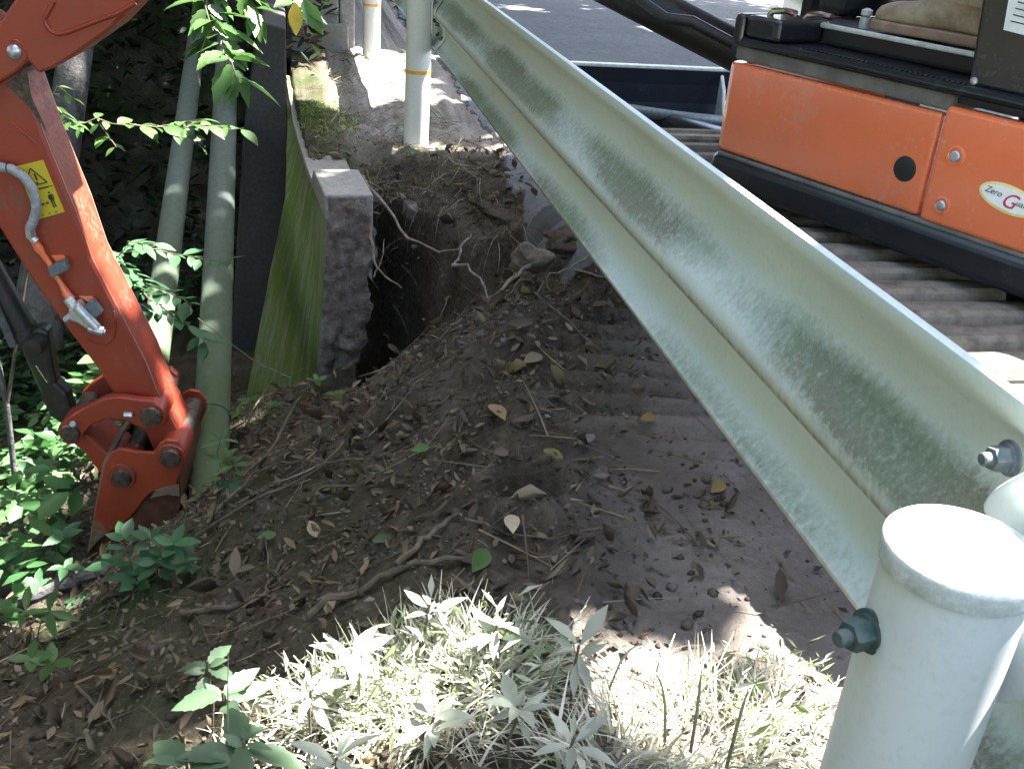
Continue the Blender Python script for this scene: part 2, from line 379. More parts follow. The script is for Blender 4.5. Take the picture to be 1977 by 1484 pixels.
def road():
    b = MB(); ys = list(np.arange(-6, 3, .06))+list(np.arange(3, 6, .02))+list(np.arange(6, 14, .06))+list(np.arange(14, 70, 4)); m = 9
    for y in ys:
        e = 1.3 if y < 2.9 else (1.3-.33*float(ss(2.9, 3.6, np.array(y))) - .05)
        e += .12*float(fbm(np.array([2.0]), np.array([y]), 1.7, 4)[0])+.05*float(fbm(np.array([5.0]), np.array([y]), 9, 4, .7)[0])
        xs = [e-.03, e, e+.04, e+.09, e+.15, e+.22, e+.32, 3.5, 7.5]; hs = height(np.array(xs), np.full(m, y))
        for k, x in enumerate(xs):
            t = min(1, max(0, (x-e)/.3)); z = (float(hs[k])+.014)*(1-t)+.018*t
            b.v.append((x, y, float(hs[k])-.03 if k == 0 else z+.010*float(fbm(np.array([x]), np.array([y]), 7, 3)[0])*(1-t)))
    for i in range(len(ys)-1):
        for j in range(m-1): b.f.append((i*m+j, i*m+j+1, i*m+m+1+j, i*m+m+j))
    o = b.build('road', M['asphalt'], None, True); tag(o, 'grey asphalt road in tree shade', None, None, 'structure')
road()

# ------------------------------------------------------------------ concrete wall, bridge girder, parapet
def setattr_pts(o, name, vals):
    a = o.data.attributes.new(name, 'FLOAT', 'POINT'); a.data.foreach_set('value', np.asarray(vals, float))
def grid_surface(rows, back):
    """rows: list of rows of points (same length); extruded by back() into a solid"""
    n, m = len(rows), len(rows[0]); b = MB()
    P = [p for r in rows for p in r]; Q = [back(p) for p in P]; b.v = [tuple(p) for p in P+Q]; k = n*m
    for i in range(n-1):
        for j in range(m-1):
            a = i*m+j; b.f.append((a, a+1, a+m+1, a+m)); b.f.append((k+a, k+a+m, k+a+m+1, k+a+1))
    for i in range(n-1):
        for j in (0, m-1): a = i*m+j; b.f.append((a, a+m, k+a+m, k+a))
    for j in range(m-1):
        for i in (0, n-1): a = i*m+j; b.f.append((a, a+1, k+a+1, k+a))
    return b
def wall():
    root = empty('retaining_wall', 'mossy concrete retaining wall broken off beside the washed-out hole', 'wall')
    near = [aty(630,380,3.9), aty(626,450,3.9), aty(620,560,3.9), aty(612,660,3.9), aty(604,770,3.9), aty(596,860,3.9)]
    far = [aty(553,128,6.6), aty(555,250,5.6), aty(550,380,5.0), aty(522,520,4.85), aty(474,775,4.7), aty(455,880,4.7)]
    N = 28; rows = []
    for k in range(26):
        t = k/25*5; i = min(int(t), 4); f = t-i
        a = near[i].lerp(near[i+1], f); c = far[i].lerp(far[i+1], f); row = []
        for j in range(N+1):
            p = a.lerp(c, j/N); w = .006*float(fbm(np.array([p.y*3]), np.array([p.z*3]), 2, 3)[0]); p.x += w
            if p.z > -.1 and p.y > 4.25: p.z -= .055*min(1, (p.y-4.25)/.12)*min(1, (p.z+.1)/.06)
            row.append(p)
        rows.append(row)
    b = grid_surface(rows, lambda p: Vector((p.x+.03, p.y+.0, p.z)))
    o = b.build('mossy_face', M['concrete'], root, True); o['label'] = 'green mossy outer face'
    n = len(o.data.vertices)//2; setattr_pts(o, 'moss', [min(1, .55+1.1*max(0, -v.co.z)+(.4 if v.co.y > 4.2 else 0)) for v in o.data.vertices])
    # end face caked with soil, roughened
    b = MB(); nx, nz = 16, 60
    for k in range(nz+1):
        z = .0-.95*k/nz
        t = min(k/nz*.95/.853*4, 4.999) if k else 0
        i = min(int(t), 4); xl = near[i].lerp(near[min(i+1, 5)], t-i).x+.006
        xr = .272+.06*float(fbm(np.array([z]), np.array([1.]), 9, 5, .65)[0])-.12*max(0, -z-.3)
        for j in range(nx+1):
            u = j/nx; x = xl+(xr-xl)*u
            q = .09*float(fbm(np.array([x]), np.array([z]), 16, 4)[0])*min(1, 6*u, 6*(1-u)+.2, .3+8*-z)*(.5+1.2*min(1, max(0, -z-.2)))
            b.v.append((x, 3.893-abs(q) if u > 0 else 3.897, z-.004))
    for k in range(nz):
        for j in range(nx): a = k*(nx+1)+j; b.f.append((a, a+1, a+nx+2, a+nx+1))
    o = b.build('broken_end_face', M['dirtface'], root, 'all'); o['label'] = 'brown soil-caked broken end of the wall'
    # coping (top surface)
    b = MB(); ys = [3.895, 4.1, 4.26, 4.34, 4.5, 4.9, 5.4, 6.0, 6.6]; L = [(3.9, .1), (4.6, .03), (5.4, -.02), (6.6, -.06)]
    xl = lambda y: float(np.interp(y, [a[0] for a in L], [a[1] for a in L]))
    for y in ys: h_ = 0 if y < 4.3 else -.06; b.v += [(xl(y)-.004, y, -.08), (xl(y)-.004, y, .006+h_), (xl(y)+.182, y, .010+h_), (xl(y)+.182, y, -.35)]
    for i in range(len(ys)-1):
        for j in range(4): a = i*4; b.f.append((a+j, a+(j+1)%4, a+4+(j+1)%4, a+4+j))
    b.f += [(0,1,2,3)]
    o = b.build('coping', M['concrete_grey'], root, False, .006); o['label'] = 'pale worn top of the wall'
    setattr_pts(o, 'moss', [0.3 if v.co.y > 4.25 else .05 for v in o.data.vertices])
wall()
def girder():
    root = empty('bridge_side', 'concrete side of the bridge, painted dark for shade, behind the mossy wall', 'bridge')
    y0 = 5.7
    q = [aty(505,42,y0), aty(552,56,y0), aty(553,150,y0), aty(556,340,y0), aty(520,700,y0), aty(500,900,y0), aty(436,900,y0), aty(452,560,y0), aty(470,250,y0)]
    b = MB(); b.prism(q, (-.05, 4.5, 0)); o = b.build('abutment', M['concrete_shade'], root, False, .01)
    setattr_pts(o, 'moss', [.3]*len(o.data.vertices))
    b = MB(); b.abox(-.35, .0, 10.1, 22, -.75, -.05); o = b.build('deck_edge', M['concrete_shade'], root); setattr_pts(o, 'moss', [.2]*len(o.data.vertices))
girder()
def parapet():
    root = empty('stone_parapet', 'low parapet of pale concrete blocks at the far end of the verge', 'parapet')
    xs = [aty(553,100,7.35).x, aty(597,100,7.35).x, aty(655,100,7.35).x, aty(687,96,7.35).x]
    for i in range(3):
        b = MB(); b.abox(xs[i]+.004, xs[i+1]-.004, 7.35+.03*(i == 2), 8.0, -.1, .75-.1*(i == 1))
        o = b.build('block', M['concrete_grey'], root, False, .012); setattr_pts(o, 'moss', [.25]*len(o.data.vertices))
    b = MB(); b.abox(xs[0]+.03, xs[3]-.05, 7.30, 7.36, -.1, .17); o = b.build('plinth', M['concrete_grey'], root, False, .012); setattr_pts(o, 'moss', [.4]*len(o.data.vertices))
parapet()

# ------------------------------------------------------------------ pipes
def pipes():
    for i, (a, c, da, dc, r, lab) in enumerate((((405,905),(437,140),3.5,5.95,.064,'thicker grey-green pipe beside the dark bridge side'),
                                           ((288,760),(371,140),3.75,6.2,.056,'grey pipe behind the sprig, farther from the bridge side'))):
        P = atd(*a, da); Q = atd(*c, dc); root = empty('water_pipe', lab, 'pipe', 'pipes beside the bridge')
        d = (Q-P); b = MB(); n = 24
        b.tube([P+d*(k/n*1.25-.08) for k in range(n+1)], r, 28); o = b.build('barrel', M['pipe'], root, True)
        setattr_pts(o, 'moss', [max(0, 1-abs(v.co.y-P.y)/1.6) for v in o.data.vertices])
        dn = d.normalized(); k = P+d*(.08 if i == 0 else .5)
        if i: continue
        b = MB(); b.tube([k, k+dn*.012], r+.004, 28); o = b.build('joint_ring', M['pipe'], root, True); setattr_pts(o, 'moss', [.8]*len(o.data.vertices))
pipes()

# ------------------------------------------------------------------ guardrail
def guardrail():
    root = empty('guardrail', 'weathered white guardrail with mossy corrugated beam and round posts', 'guardrail')
    prof = [(x_*.78, z_) for x_, z_ in [(.020,.1755),(.012,.172),(.010,.160),(.016,.150),(.036,.134),(.052,.122),(.060,.108),(.061,.085),(.056,.064),(.040,.042),(.018,.017),(.006,.004),(0,-.010),(0,-.026),(.004,-.036),
            (.020,-.050),(.045,-.070),(.058,-.086),(.061,-.105),(.056,-.124),(.038,-.144),(.018,-.160),(.010,-.168),(.012,-.1755)]]
    def beam(y0, y1, x0, zc, dx=0.0, name='beam'):
        ys = np.linspace(y0, y1, int((y1-y0)/.05)+2); b = MB(); m = len(prof)
        dent = lambda y, z: .0012*float(fbm(np.array([y]), np.array([z*4.]), 1.3, 3)[0])
        mo = []; ru = []
        for y in ys:
            for j, (px, pz) in enumerate(prof):
                b.v.append((x0+px+dx*(y-y0)+dent(y, pz), y, zc+pz))
                g = 0
                if 7 <= j <= 13: g = [.05,.45,.95,1,.85,.45,.1][j-7]
                elif 19 <= j <= 23: g = [.15,.55,.9,.8,.6][j-19]
                else: g = .0
                mo.append(g*(.72+.9*float(fbm(np.array([y]), np.array([pz*3]), 2.2, 4)[0]))); ru.append(1.0 if j == 14 else (.35 if j in (13, 23) else 0))
        for i in range(len(ys)-1):
            for j in range(m-1): a = i*m+j; b.f.append((a, a+1, a+m+1, a+m))
        o = b.build(name, M['rail'], root, True); o.data.polygons.foreach_set('use_smooth', [True]*len(o.data.polygons))
        setattr_pts(o, 'moss', np.clip(mo, 0, 1)); setattr_pts(o, 'rust', ru)
        s = o.modifiers.new('thickness', 'SOLIDIFY'); s.thickness = .0032; s.offset = 0
        return o
    X0, ZC = .626, .605
    o = beam(-1.6, 4.86, X0, ZC, -.004); o['label'] = 'long near beam with moss bands'
    o = beam(4.66, 10.5, X0-.030, ZC+.004, -.02); o['label'] = 'far beam lapped under the joint'
    # posts
    def post(x, y, top, mat, name, band=None, base=-.5):
        b = MB(); n = 30; b.tube([(x, y, base+(top-base)*k/n) for k in range(n+1)], .05715, 40, cap=False)
        o = b.build('post', mat, root, True); o['label'] = name
        setattr_pts(o, 'moss', [max(0, .22-2.2*(top-v.co.z))+.04 for v in o.data.vertices]); setattr_pts(o, 'rust', [0]*len(o.data.vertices))
        b = MB(); b.lathe((x, y, top-.012), (0,0,1), [(.0590,-.008),(.0607,-.007),(.0614,.008),(.0607,.0124),(.0588,.0142),(.03,.0148),(.002,.0149)], 48)
        c = b.build('cap', mat, o, True); setattr_pts(c, 'moss', [.42 if v.co.z < top-.004 else .38 for v in c.data.vertices]); setattr_pts(c, 'rust', [.25 if v.co.z < top-.017 else 0 for v in c.data.vertices])
        if band:
            b = MB(); b.lathe((x, y, band), (0,0,1), [(.0566,-.0075),(.0582,-.0075),(.0582,.0075),(.0566,.0075)], 40)
            b.build('reflective_band', M['ytape'], o, True)
        return o
    NP = atd(1858, 1066, .80); post(NP.x, NP.y, NP.z+.004, M['postpaint'], 'near post with flat cap')
    p = atz(803, 277, 0); post(p.x, p.y, .72, M['postfar'], 'post with amber band beside the hole', aty(805,137,p.y).z)
    q = atz(717, 112, 0); post(q.x, q.y, .62, M['postfar'], 'farthest visible post, short and bright', aty(717,9,q.y).z, -.3)
    r = p+(q-p)*2; post(r.x, r.y, .62, M['postfar'], 'post past the frame', None, -.3)
    # bolts
    def hexbolt(c, ax, r, h, mat, name='bolt', washer=True, par=root):
        c = Vector(c); ax = Vector(ax).normalized(); b = MB()
        if washer: b.lathe(c, ax, [(r*1.35,0),(r*1.35,r*.18),(r*1.25,r*.22)], 28); c = c+ax*r*.22; b.lathe(c, ax, [(r*1.12,0),(r*1.15,r*.2),(r*1.0,r*.26)], 28); c = c+ax*r*.26
        b.lathe(c, ax, [(r,0),(r,h*.8),(r*.88,h)], 6); b.lathe(c+ax*h, ax, [(r*.52,-.001),(r*.52,h*.55),(r*.42,h*.66)], 14)
        return b.build(name, mat, par, True, 0)
    c = atx(1690, 1234, NP.x-.0575); hexbolt((NP.x-.0565, NP.y+.006, c.z), (-1,-.25,.04), .0140, .017, M['boltgreen'])
    c = atx(1950, 884, .6235); hexbolt((.6235, c.y, c.z), (-1,0,0), .0125, .014, M['bolt'])
    # bracket at near post: rounded strap plates between post and beam
    def strap(quad, d, name):
        for _ in range(3):
            n_ = len(quad); quad = [q for i in range(n_) for q in (quad[i].lerp(quad[(i+1)%n_], .25), quad[i].lerp(quad[(i+1)%n_], .75))]
        b = MB(); b.prism(quad, d); o = b.build(name, M['postpaint'], root, True, .009, 4); setattr_pts(o, 'moss', [.05]*len(o.data.vertices)); setattr_pts(o, 'rust', [0]*len(o.data.vertices)); return o
    strap([atx(1912,985,.588), atx(1925,952,.588), atx(1960,925,.588), atx(2060,880,.588), atx(2150,1020,.588), atx(2010,1050,.588), atx(1950,1030,.588)], (-.012, 0, 0), 'bracket')
    strap([atx(1925,1170,.58), atx(1905,1325,.58), atx(1925,1352,.58), atx(1960,1358,.58), atx(2100,1330,.58), atx(2100,1120,.58), atx(1950,1140,.58)], (-.010, 0, 0), 'bracket')
    # bracket and bolts at the lap joint by the banded post
    b = MB(); b.abox(p.x+.045, X0-.032, p.y-.05, p.y+.05, .50, .72); o = b.build('bracket', M['postfar'], root, False, .008); setattr_pts(o, 'moss', [.1]*len(o.data.vertices)); setattr_pts(o, 'rust', [0]*len(o.data.vertices))
    for dy in (-.07, .05):
        for dz in (.055, -.06, .11, -.12): hexbolt((X0-.016+(.02 if abs(dz) > .1 else 0)+.01, p.y+dy, ZC+dz), (-1,0,.2*(1 if dz > 0 else -1)), .011, .012, M['bolt'], washer=False)
    return p, q
POST_FAR, POST_FAR2 = guardrail()

# ------------------------------------------------------------------ excavator
EX = empty('excavator', 'orange mini excavator on dusty tracks digging with its arm over the bank', 'excavator')
A0 = atz(1383, 287, .6); _E = atz(1977, 487, .6); SV = (_E-A0).normalized(); TV = Vector((-SV.y, SV.x, 0))
if TV.x < 0: TV = -TV
def U(s, t, z): return Vector((A0.x+SV.x*s+TV.x*t, A0.y+SV.y*s+TV.y*t, z))
def ubox(b, s0, s1, t0, t1, z0, z1): return b.box(U((s0+s1)/2, (t0+t1)/2, (z0+z1)/2), SV*((s1-s0)/2), TV*((t1-t0)/2), V(0,0,(z1-z0)/2))
def uprism(b, st, z0, z1): return b.prism([U(s, t, z0) for s, t in st], (0, 0, z1-z0))
def sidept(px, py, off=0):
    v = R(px, py); O = A0+TV*off; k = ((O-CAM).dot(TV))/v.dot(TV); P = CAM+v*k; return (P-A0).dot(SV), P.z
def decal_on_side(b, pts, off):   # pts: (s,z) polygon
    return b.prism([U(s, off, z) for s, z in pts], TV*-.0012)

def upper_body():
    # base frame
    b = MB(); st = [(-.03,.03),(.0,-.012),(1.0,-.012),(1.25,.1),(1.42,.35),(1.46,.78),(1.42,1.2),(1.25,1.45),(1.0,1.56),(0,1.56),(-.03,1.5)]
    uprism(b, st, .515, .59); o = b.build('base_frame', M['black'], EX, False, .018, 3); o['label'] = 'black skirt frame under the orange panels'
    b = MB(); uprism(b, [(-.02,.04),(.01,-.004),(1.0,-.004),(1.24,.12),(1.22,.14),(.02,.03)], .588, .598); b.build('frame_lip', M['greydirt'], EX, False, .003)
    # front orange panel, wraps round the corner
    b = MB(); st = [(.03,.05),(-.004,.022),(.012,.004),(.035,0),(.572,0),(.572,.03),(.06,.03),(.03,.9),(-.005,.9),(-.004,.05)]
    st = [(.005,.62),(-.012,.62),(-.012,.03),(-.004,.010),(.014,.0),(.572,0),(.572,.028),(.03,.028),(.005,.06)]
    uprism(b, st, .6, .806); o = b.build('front_panel', M['orange_clean'], EX, False, .010, 4); o['label'] = 'glossy orange front side panel'
    s, z = sidept(1747, 326); b = MB(); b.lathe(U(s, 0, z), -TV, [(.026,-.002),(.0255,.0015),(.022,.003),(.004,.0034)], 32); b.build('plug', M['black_dull'], EX, True)
    # rear side cover
    b = MB(); st = [(.58,-.006),(.95,-.006),(1.15,.05),(1.32,.22),(1.30,.25),(1.12,.09),(.93,.03),(.58,.03)]
    uprism(b, st, .597, .824); o = b.build('side_cover', M['orange_clean'], EX, False, .010, 4); o['label'] = 'orange rear side cover with an oval sticker'
    for px, py, r in ((1845,302,.011),(1818,397,.010)):
        s, z = sidept(px, py, -.006); b = MB(); b.lathe(U(s, -.006, z), -TV, [(r*1.9,-.002),(r*1.85,.001),(r*1.5,.002),(r*1.25,.0004)], 28); rg = b.build('washer_ring', M['orange_clean'], o, True)
        b = MB(); b.lathe(U(s, -.006, z), -TV, [(r,0),(r,.004),(r*.8,.0062),(r*.2,.0068)], 20); b.build('bolt', M['zinc'], o, True)
    # oval sticker
    s0, z0 = sidept(1940, 383, -.006); ov = lambda a, c: [(s0+.008+a*math.cos(t), z0+c*math.sin(t)+(-.006*math.cos(t))) for t in [2*math.pi*i/40 for i in range(40)]]
    b = MB(); decal_on_side(b, ov(.062,.026), -.0062); st = b.build('sticker', M['cream'], o); st['label'] = 'white oval sticker with a red letter'
    b = MB(); decal_on_side(b, ov(.056,.0205), -.0076); b.build('sticker_field', M['white_film'], st)
    def text(body, size, s, z, mat, shear=.0):
        cu = bpy.data.curves.new('lettering', 'FONT'); cu.body = body; cu.size = size; cu.shear = shear; cu.extrude = .0003
        tmp = bpy.data.objects.new('tmp', cu); col.objects.link(tmp); bpy.context.view_layer.update()
        me = bpy.data.meshes.new_from_object(tmp.evaluated_get(bpy.context.evaluated_depsgraph_get())); bpy.data.objects.remove(tmp)
        me.materials.clear(); me.materials.append(mat); ob = bpy.data.objects.new('lettering', me); col.objects.link(ob)
        p = U(s, -.0092, z); ob.matrix_world = Matrix.Translation(p) @ Matrix((SV, Vector((0,0,1)), -TV)).transposed().to_4x4() @ Matrix.Rotation(math.radians(-6), 4, 'Z')
        ob.parent = st
    text('Zero', .017, s0-.042, z0+.004, M['ink'], .3); text('G', .040, s0-.006, z0-.013, M['red_ink'], .35); text('uard', .016, s0+.024, z0-.006, M['ink'], .2)
    # rubber strip and deck
    b = MB(); ubox(b, .0, .578, .012, .2, .810, .842); b.build('rubber_strip', M['greydirt'], EX, False, .006)
    b = MB(); ubox(b, .58, 1.2, .03, .3, .826, .84); b.build('cover_seam', M['black_dull'], EX)
    b = MB(); ubox(b, .0, 1.02, -.004, .14, .846, .866); o = b.build('step_ledge', M['black'], EX, False, .008); o['label'] = 'scuffed black step ledge'
    b = MB()
    for k in range(34): ubox(b, .20+k*.012, .206+k*.012, .002, .010, .8661, .869)
    b.build('step_grip', M['black'], EX)
    b = MB(); ubox(b, -.004, .028, -.006, .15, .846, .914); b.build('corner_post', M['black'], EX, False, .010, 3)
    b = MB(); uprism(b, [(.032,-.004),(.125,-.004),(.132,.004),(.15,.12),(.15,.15),(.032,.15)], .8665, .915); b.build('corner_box', M['black'], EX, False, .012, 3)
    b = MB(); ubox(b, .152, 1.12, .115, 1.1, .8665, .906); ubox(b, .02, .15, .15, 1.1, .8665, .905); o = b.build('floor', M['black_dull'], EX, False, .010, 3); o['label'] = 'dark cab floor'
    b = MB(); ubox(b, .15, .6, .108, .122, .902, .9125); b.build('floor_rim', M['blade_edge'], EX, False, .003)
    for s, t in ((.05,.05),(.11,.10)):
        b = MB(); b.tube([U(s, t, .914), U(s+.01, t, .925), U(s+.04, t+.005, .93), U(s+.075, t+.0, .929)], .007, 8); b.build('tie_down', M['chrome'], EX, True)
    # pedals and levers
    for t in (.42,.58):
        b = MB(); b.box(U(.12, t, .95), SV*.05+V(0,0,-.02), TV*.035, V(0,0,.006)); b.cyl(U(.13, t, .9), U(.13, t, .95), .01, 8); b.build('pedal', M['black_dull'], EX, False, .004)
    for t in (.2,.3):
        b = MB(); b.tube([U(.2, t, .9), U(.2, t, .93)], .012, 10); b.lathe(U(.2, t, .935), (0,0,1), [(.004,-.006),(.013,0),(.012,.010),(.004,.014)], 14); b.build('floor_knob', M['blade_edge'], EX, True)
    # rear pillar plate with notice
    b = MB(); b.prism([U(*p) for p in ((.598,.016,.862),(.58,.016,1.02),(.585,.016,1.3),(.70,.016,1.32),(.94,.016,1.32),(.98,.016,.862))], TV*.05)
    o = b.build('pillar_plate', M['black'], EX, False, .010, 3); o['label'] = 'black lower cab pillar plate with a paper notice'
    s, z = sidept(1881, 157, .016); b = MB(); b.lathe(U(s, .016, z), -TV, [(.0075,0),(.0075,.003),(.004,.0055)], 14); b.build('bolt', M['zinc'], o, True)
    q = [sidept(1955,-40,.016), sidept(1938,58,.016), sidept(1985,70,.016), sidept(2060,92,.016), sidept(2075,-20,.016)]
    b = MB(); b.prism([U(s, .016, z) for s, z in q], TV*-.0015); pa = b.build('notice', M['paper'], o); pa['label'] = 'white paper notice'
    s, z = q[1]; b = MB()
    for k in range(7): b.prism([U(s+.010+.001*k, .0141, z+.016+k*.011), U(s+.05, .0141, z+.013+k*.011), U(s+.05, .0141, z+.015+k*.011), U(s+.010+.001*k, .0141, z+.018+k*.011)], TV*-.0004)
    b.build('print_lines', M['ink'], pa)
    # posts, roof, seat, hood; unseen roof and hood cut back to let sun past
    for s, t in ((.64,.05),(.05,.06),(.05,1.05),(.92,1.05),(.90,.06)):
        b = MB(); b.tube([U(s, t, .9 if s < .6 else 1.25), U(s+.02, t+.01, 2.32)], .026, 12)
        if s > .5 or t > .5: b.build('roof_post', M['black'], EX, True)
    b = MB(); uprism(b, [(-.1,.08),(.0,.0),(.9,.0),(.98,.08),(.98,1.1),(.9,1.2),(.0,1.2),(-.1,1.12)], 2.32, 2.39); b.build('roof', M['orange_clean'], EX, False, .03, 3)
    b = MB(); ubox(b, .68, 1.15, .3, .82, 1.1, 1.2); ubox(b, 1.05, 1.18, .3, .82, 1.2, 1.7); b.build('seat', M['seat'], EX, False, .05, 4)
    b = MB(); uprism(b, [(.72,.08),(.94,.08),(1.14,.22),(1.30,.42),(1.36,.78),(1.32,1.2),(1.15,1.42),(.72,1.45)], .86, 1.12); b.build('engine_hood', M['orange_clean'], EX, False, .05, 4)
    b = MB(); uprism(b, [(.1,1.12),(.72,1.12),(.72,1.5),(.1,1.5)], .60, .88); b.build('tank_cover', M['black'], EX, False, .03, 3)
    b = MB(); ubox(b, -.02, 1.1, 1.02, 1.11, .907, 1.3); ubox(b, -.03, .06, .30, 1.02, .907, 1.02); b.build('dark_backing', M['black_dull'], EX, False, .02)  # black boxes added to hide the sunlit road behind the boot
    b = MB(); b.lathe((1.9, 2.27, .38), (0,0,1), [(.42,0),(.42,.14)], 40); b.build('slew_ring', M['black_dull'], EX, True)
upper_body()

def track(x0, x1, y0, y1, ztop):
    tr = bpy.data.objects.new('track', None); col.objects.link(tr); tr.parent = EX
    rad = (ztop-.012)/2; zc = rad+.012; ya, yb = y0+rad, y1-rad; L = (yb-ya)*2+2*math.pi*rad; n = int(round(L/.112)); p = L/n
    b = MB(); w = (x1-x0)/2; xm = (x0+x1)/2
    b.box((0,0,0), (w,0,0), (0,p*.49,0), (0,0,.011)); b.add([(x*w, y*p, z) for x in (-.985, .985) for y, z in ((-.45,.009),(-.40,.024),(-.30,.031),(.02,.030),(.24,.024),(.36,.009))], [(0,1,2,3,4,5),(6,11,10,9,8,7)]+[(i,i+6,(i+1)%6+6,(i+1)%6) for i in range(6)])
    me = b.mesh('track_shoe'); me.materials.append(M['trackshoe'])
    for i in range(n):
        d = i*p
        if d < yb-ya: y, z, a = ya+d, zc+rad, 0
        elif d < yb-ya+math.pi*rad: t = (d-(yb-ya))/rad; y, z, a = yb+rad*math.sin(t), zc+rad*math.cos(t), -t
        elif d < 2*(yb-ya)+math.pi*rad: y, z, a = yb-(d-(yb-ya)-math.pi*rad), zc-rad, math.pi
        else: t = (d-2*(yb-ya)-math.pi*rad)/rad; y, z, a = ya-rad*math.sin(t), zc-rad*math.cos(t), math.pi-t
        o = bpy.data.objects.new('track_shoe', me); col.objects.link(o); o.parent = tr; o.location = (xm, y, z); o.rotation_euler = (a, 0, 0)
        if not i: md = None
    b = MB(); b.abox(x0+.06, x1-.05, ya, yb, .10, ztop-.10); b.build('track_frame', M['black_dull'], tr, False, .02)
    for y, nm in ((ya,'sprocket'), (yb,'idler')):
        b = MB(); b.lathe((x0+.05, y, zc), (1,0,0), [(rad-.035,0),(rad-.02,.02),(rad-.02,x1-x0-.12),(rad-.035,x1-x0-.1)], 28); b.build(nm, M['black_dull'], tr, True)
    for k in range(3):
        b = MB(); y = ya+(yb-ya)*(k+.5)/3; b.lathe((x0+.05, y, .085), (1,0,0), [(.06,0),(.07,.02),(.07,.2),(.06,.22)], 20); b.build('roller', M['black_dull'], tr, True)
    return tr
track(1.02, 1.38, 1.16, 3.22, .462); track(2.42, 2.78, 1.16, 3.22, .462)
b = MB(); b.abox(1.36, 2.44, 1.75, 2.75, .2, .38); b.build('undercarriage', M['black_dull'], EX, False, .03)

def blade():
    bl = bpy.data.objects.new('dozer_blade', None); col.objects.link(bl); bl.parent = EX
    P = atz(1270, 131, .47); y0 = P.y; prof = [(0,.47),(.03,.40),(.045,.32),(.04,.22),(.0,.13),(-.03,.10)]
    b = MB(); xa, xb = 1.02, 2.78
    b.prism([(xa, y0+.0+p[0], p[1]) for p in prof]+[(xa, y0-.014+p[0], p[1]) for p in prof[::-1]], (xb-xa, 0, 0)); b.build('blade_plate', M['blade'], bl, False)
    b = MB(); b.abox(xa, xb, y0-.018, y0+.02, .466, .480); b.build('blade_top_edge', M['blade_edge'], bl, False, .004)
    # curved ribs behind the blade
    for px in (1375,):
        X = atz(px, 200, .38).x
    for X in (1.78, 2.35):
        b = MB(); b.prism([(X, y0-.014, .455), (X, y0-.06, .40), (X, y0-.10, .30), (X, y0-.2, .22), (X, y0-.2, .14), (X, y0-.014, .12)], (.016, 0, 0)); b.build('blade_rib', M['blade_edge'], bl, False, .004)
    for s in (1.5, 2.22):
        b = MB(); b.tube([(s-.0, y0-.02, .25), (s+.0, y0-.25, .285), (s+.1, y0-.6, .30), (s+.14, 2.9, .28)], [.045,.05,.055,.06], 12); b.build('blade_arm', M['black'], bl, True)
    b = MB(); b.tube([(1.16+.8*k/10, y0-.10-.16*math.sin(k/10*math.pi), .335-.06*(k/10)**2) for k in range(11)], .022, 10); b.build('blade_brace', M['bolt'], bl, True)
blade()

# ---- boom, arm, bucket live in one vertical plane
BN = Vector((.12, 1, 0)).normalized(); BH = Vector((1, -.12, 0)).normalized(); BP = atd(200, 500, 3.0)
def pl(px, py, off=0.0):
    v = R(px, py); return CAM+v*(((BP+BN*off-CAM).dot(BN))/v.dot(BN))
def bh(h, z, off=0.0): return BP+BH*h+BN*off+Vector((0, 0, z-BP.z))
def plate(pts, off, th, name, mat, parent=EX, bev=.004, smooth=False):
    b = MB(); b.prism([pl(x, y, off) for x, y in pts], BN*th); return b.build(name, mat, parent, smooth, bev)
def pinat(px, py, off, r, ln, name='pin', mat=None, parent=EX, bossr=1.25):
    c = pl(px, py, off); b = MB(); b.lathe(c, BN, [(r*.3,-.004),(r*.9,-.002),(r,.004),(r,ln)], 26); o = b.build(name, mat or M['pin'], parent, True)
    if bossr:
        b = MB(); b.lathe(c+BN*.012, BN, [(r*bossr,0),(r*(bossr+.05),.004),(r*(bossr+.05),ln*.4)], 28); b.build('boss', M['orange'], o, True)
    return o
def cyl_px(a, c, off, r, name, mat, parent=EX, k=18):
    b = MB(); b.cyl(pl(*a, off), pl(*c, off), r, k); return b.build(name, mat, parent, True)

AW = .165
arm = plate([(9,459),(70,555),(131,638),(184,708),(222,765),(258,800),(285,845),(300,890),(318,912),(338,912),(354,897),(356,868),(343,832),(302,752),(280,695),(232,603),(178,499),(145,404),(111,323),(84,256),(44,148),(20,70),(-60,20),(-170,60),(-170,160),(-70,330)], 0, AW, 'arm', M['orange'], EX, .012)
arm['label'] = 'scratched orange digging arm with hose fittings'
M['dusty'] = dirtmat('dust_and_glare_paint', (.40,.27,.22), (.42,.10,.04), .7, 10, .35, .2)  # dust tone, also kept pale to stand for sun glare along the strip
inner = [(343,832),(302,752),(280,695),(232,603),(178,499),(145,404),(111,323),(84,256),(48,158)]
b = MB()
for q in inner: a = pl(*q, .006); b.v += [tuple(a+BH*.0012), tuple(a+BN*(AW-.012)+BH*.0012), tuple(a+BN*(AW-.012)-BH*.002), tuple(a-BH*.002)]
for i in range(len(inner)-1):
    for k in range(4): b.f.append((i*4+k, i*4+(k+1)%4, i*4+4+(k+1)%4, i*4+4+k))
b.f += [(0,1,2,3), tuple(4*(len(inner)-1)+k for k in range(4))]
o = b.build('inner_face', M['dusty'], arm); o['label'] = 'inner face of the arm, dusty and painted pale for sun glare'
# weld bead near the lower end of the arm
b = MB(); b.tube([pl(*q, -.001) for q in ((168,655),(185,664),(205,664),(219,652),(223,630),(220,600))], .0035, 6); b.build('weld_bead', M['orange'], arm, True)
b = MB(); b.tube([pl(*q, -.001) for q in ((20,235),(40,252),(62,270),(70,280))], .003, 6); b.build('weld_bead', M['orange'], arm, True)
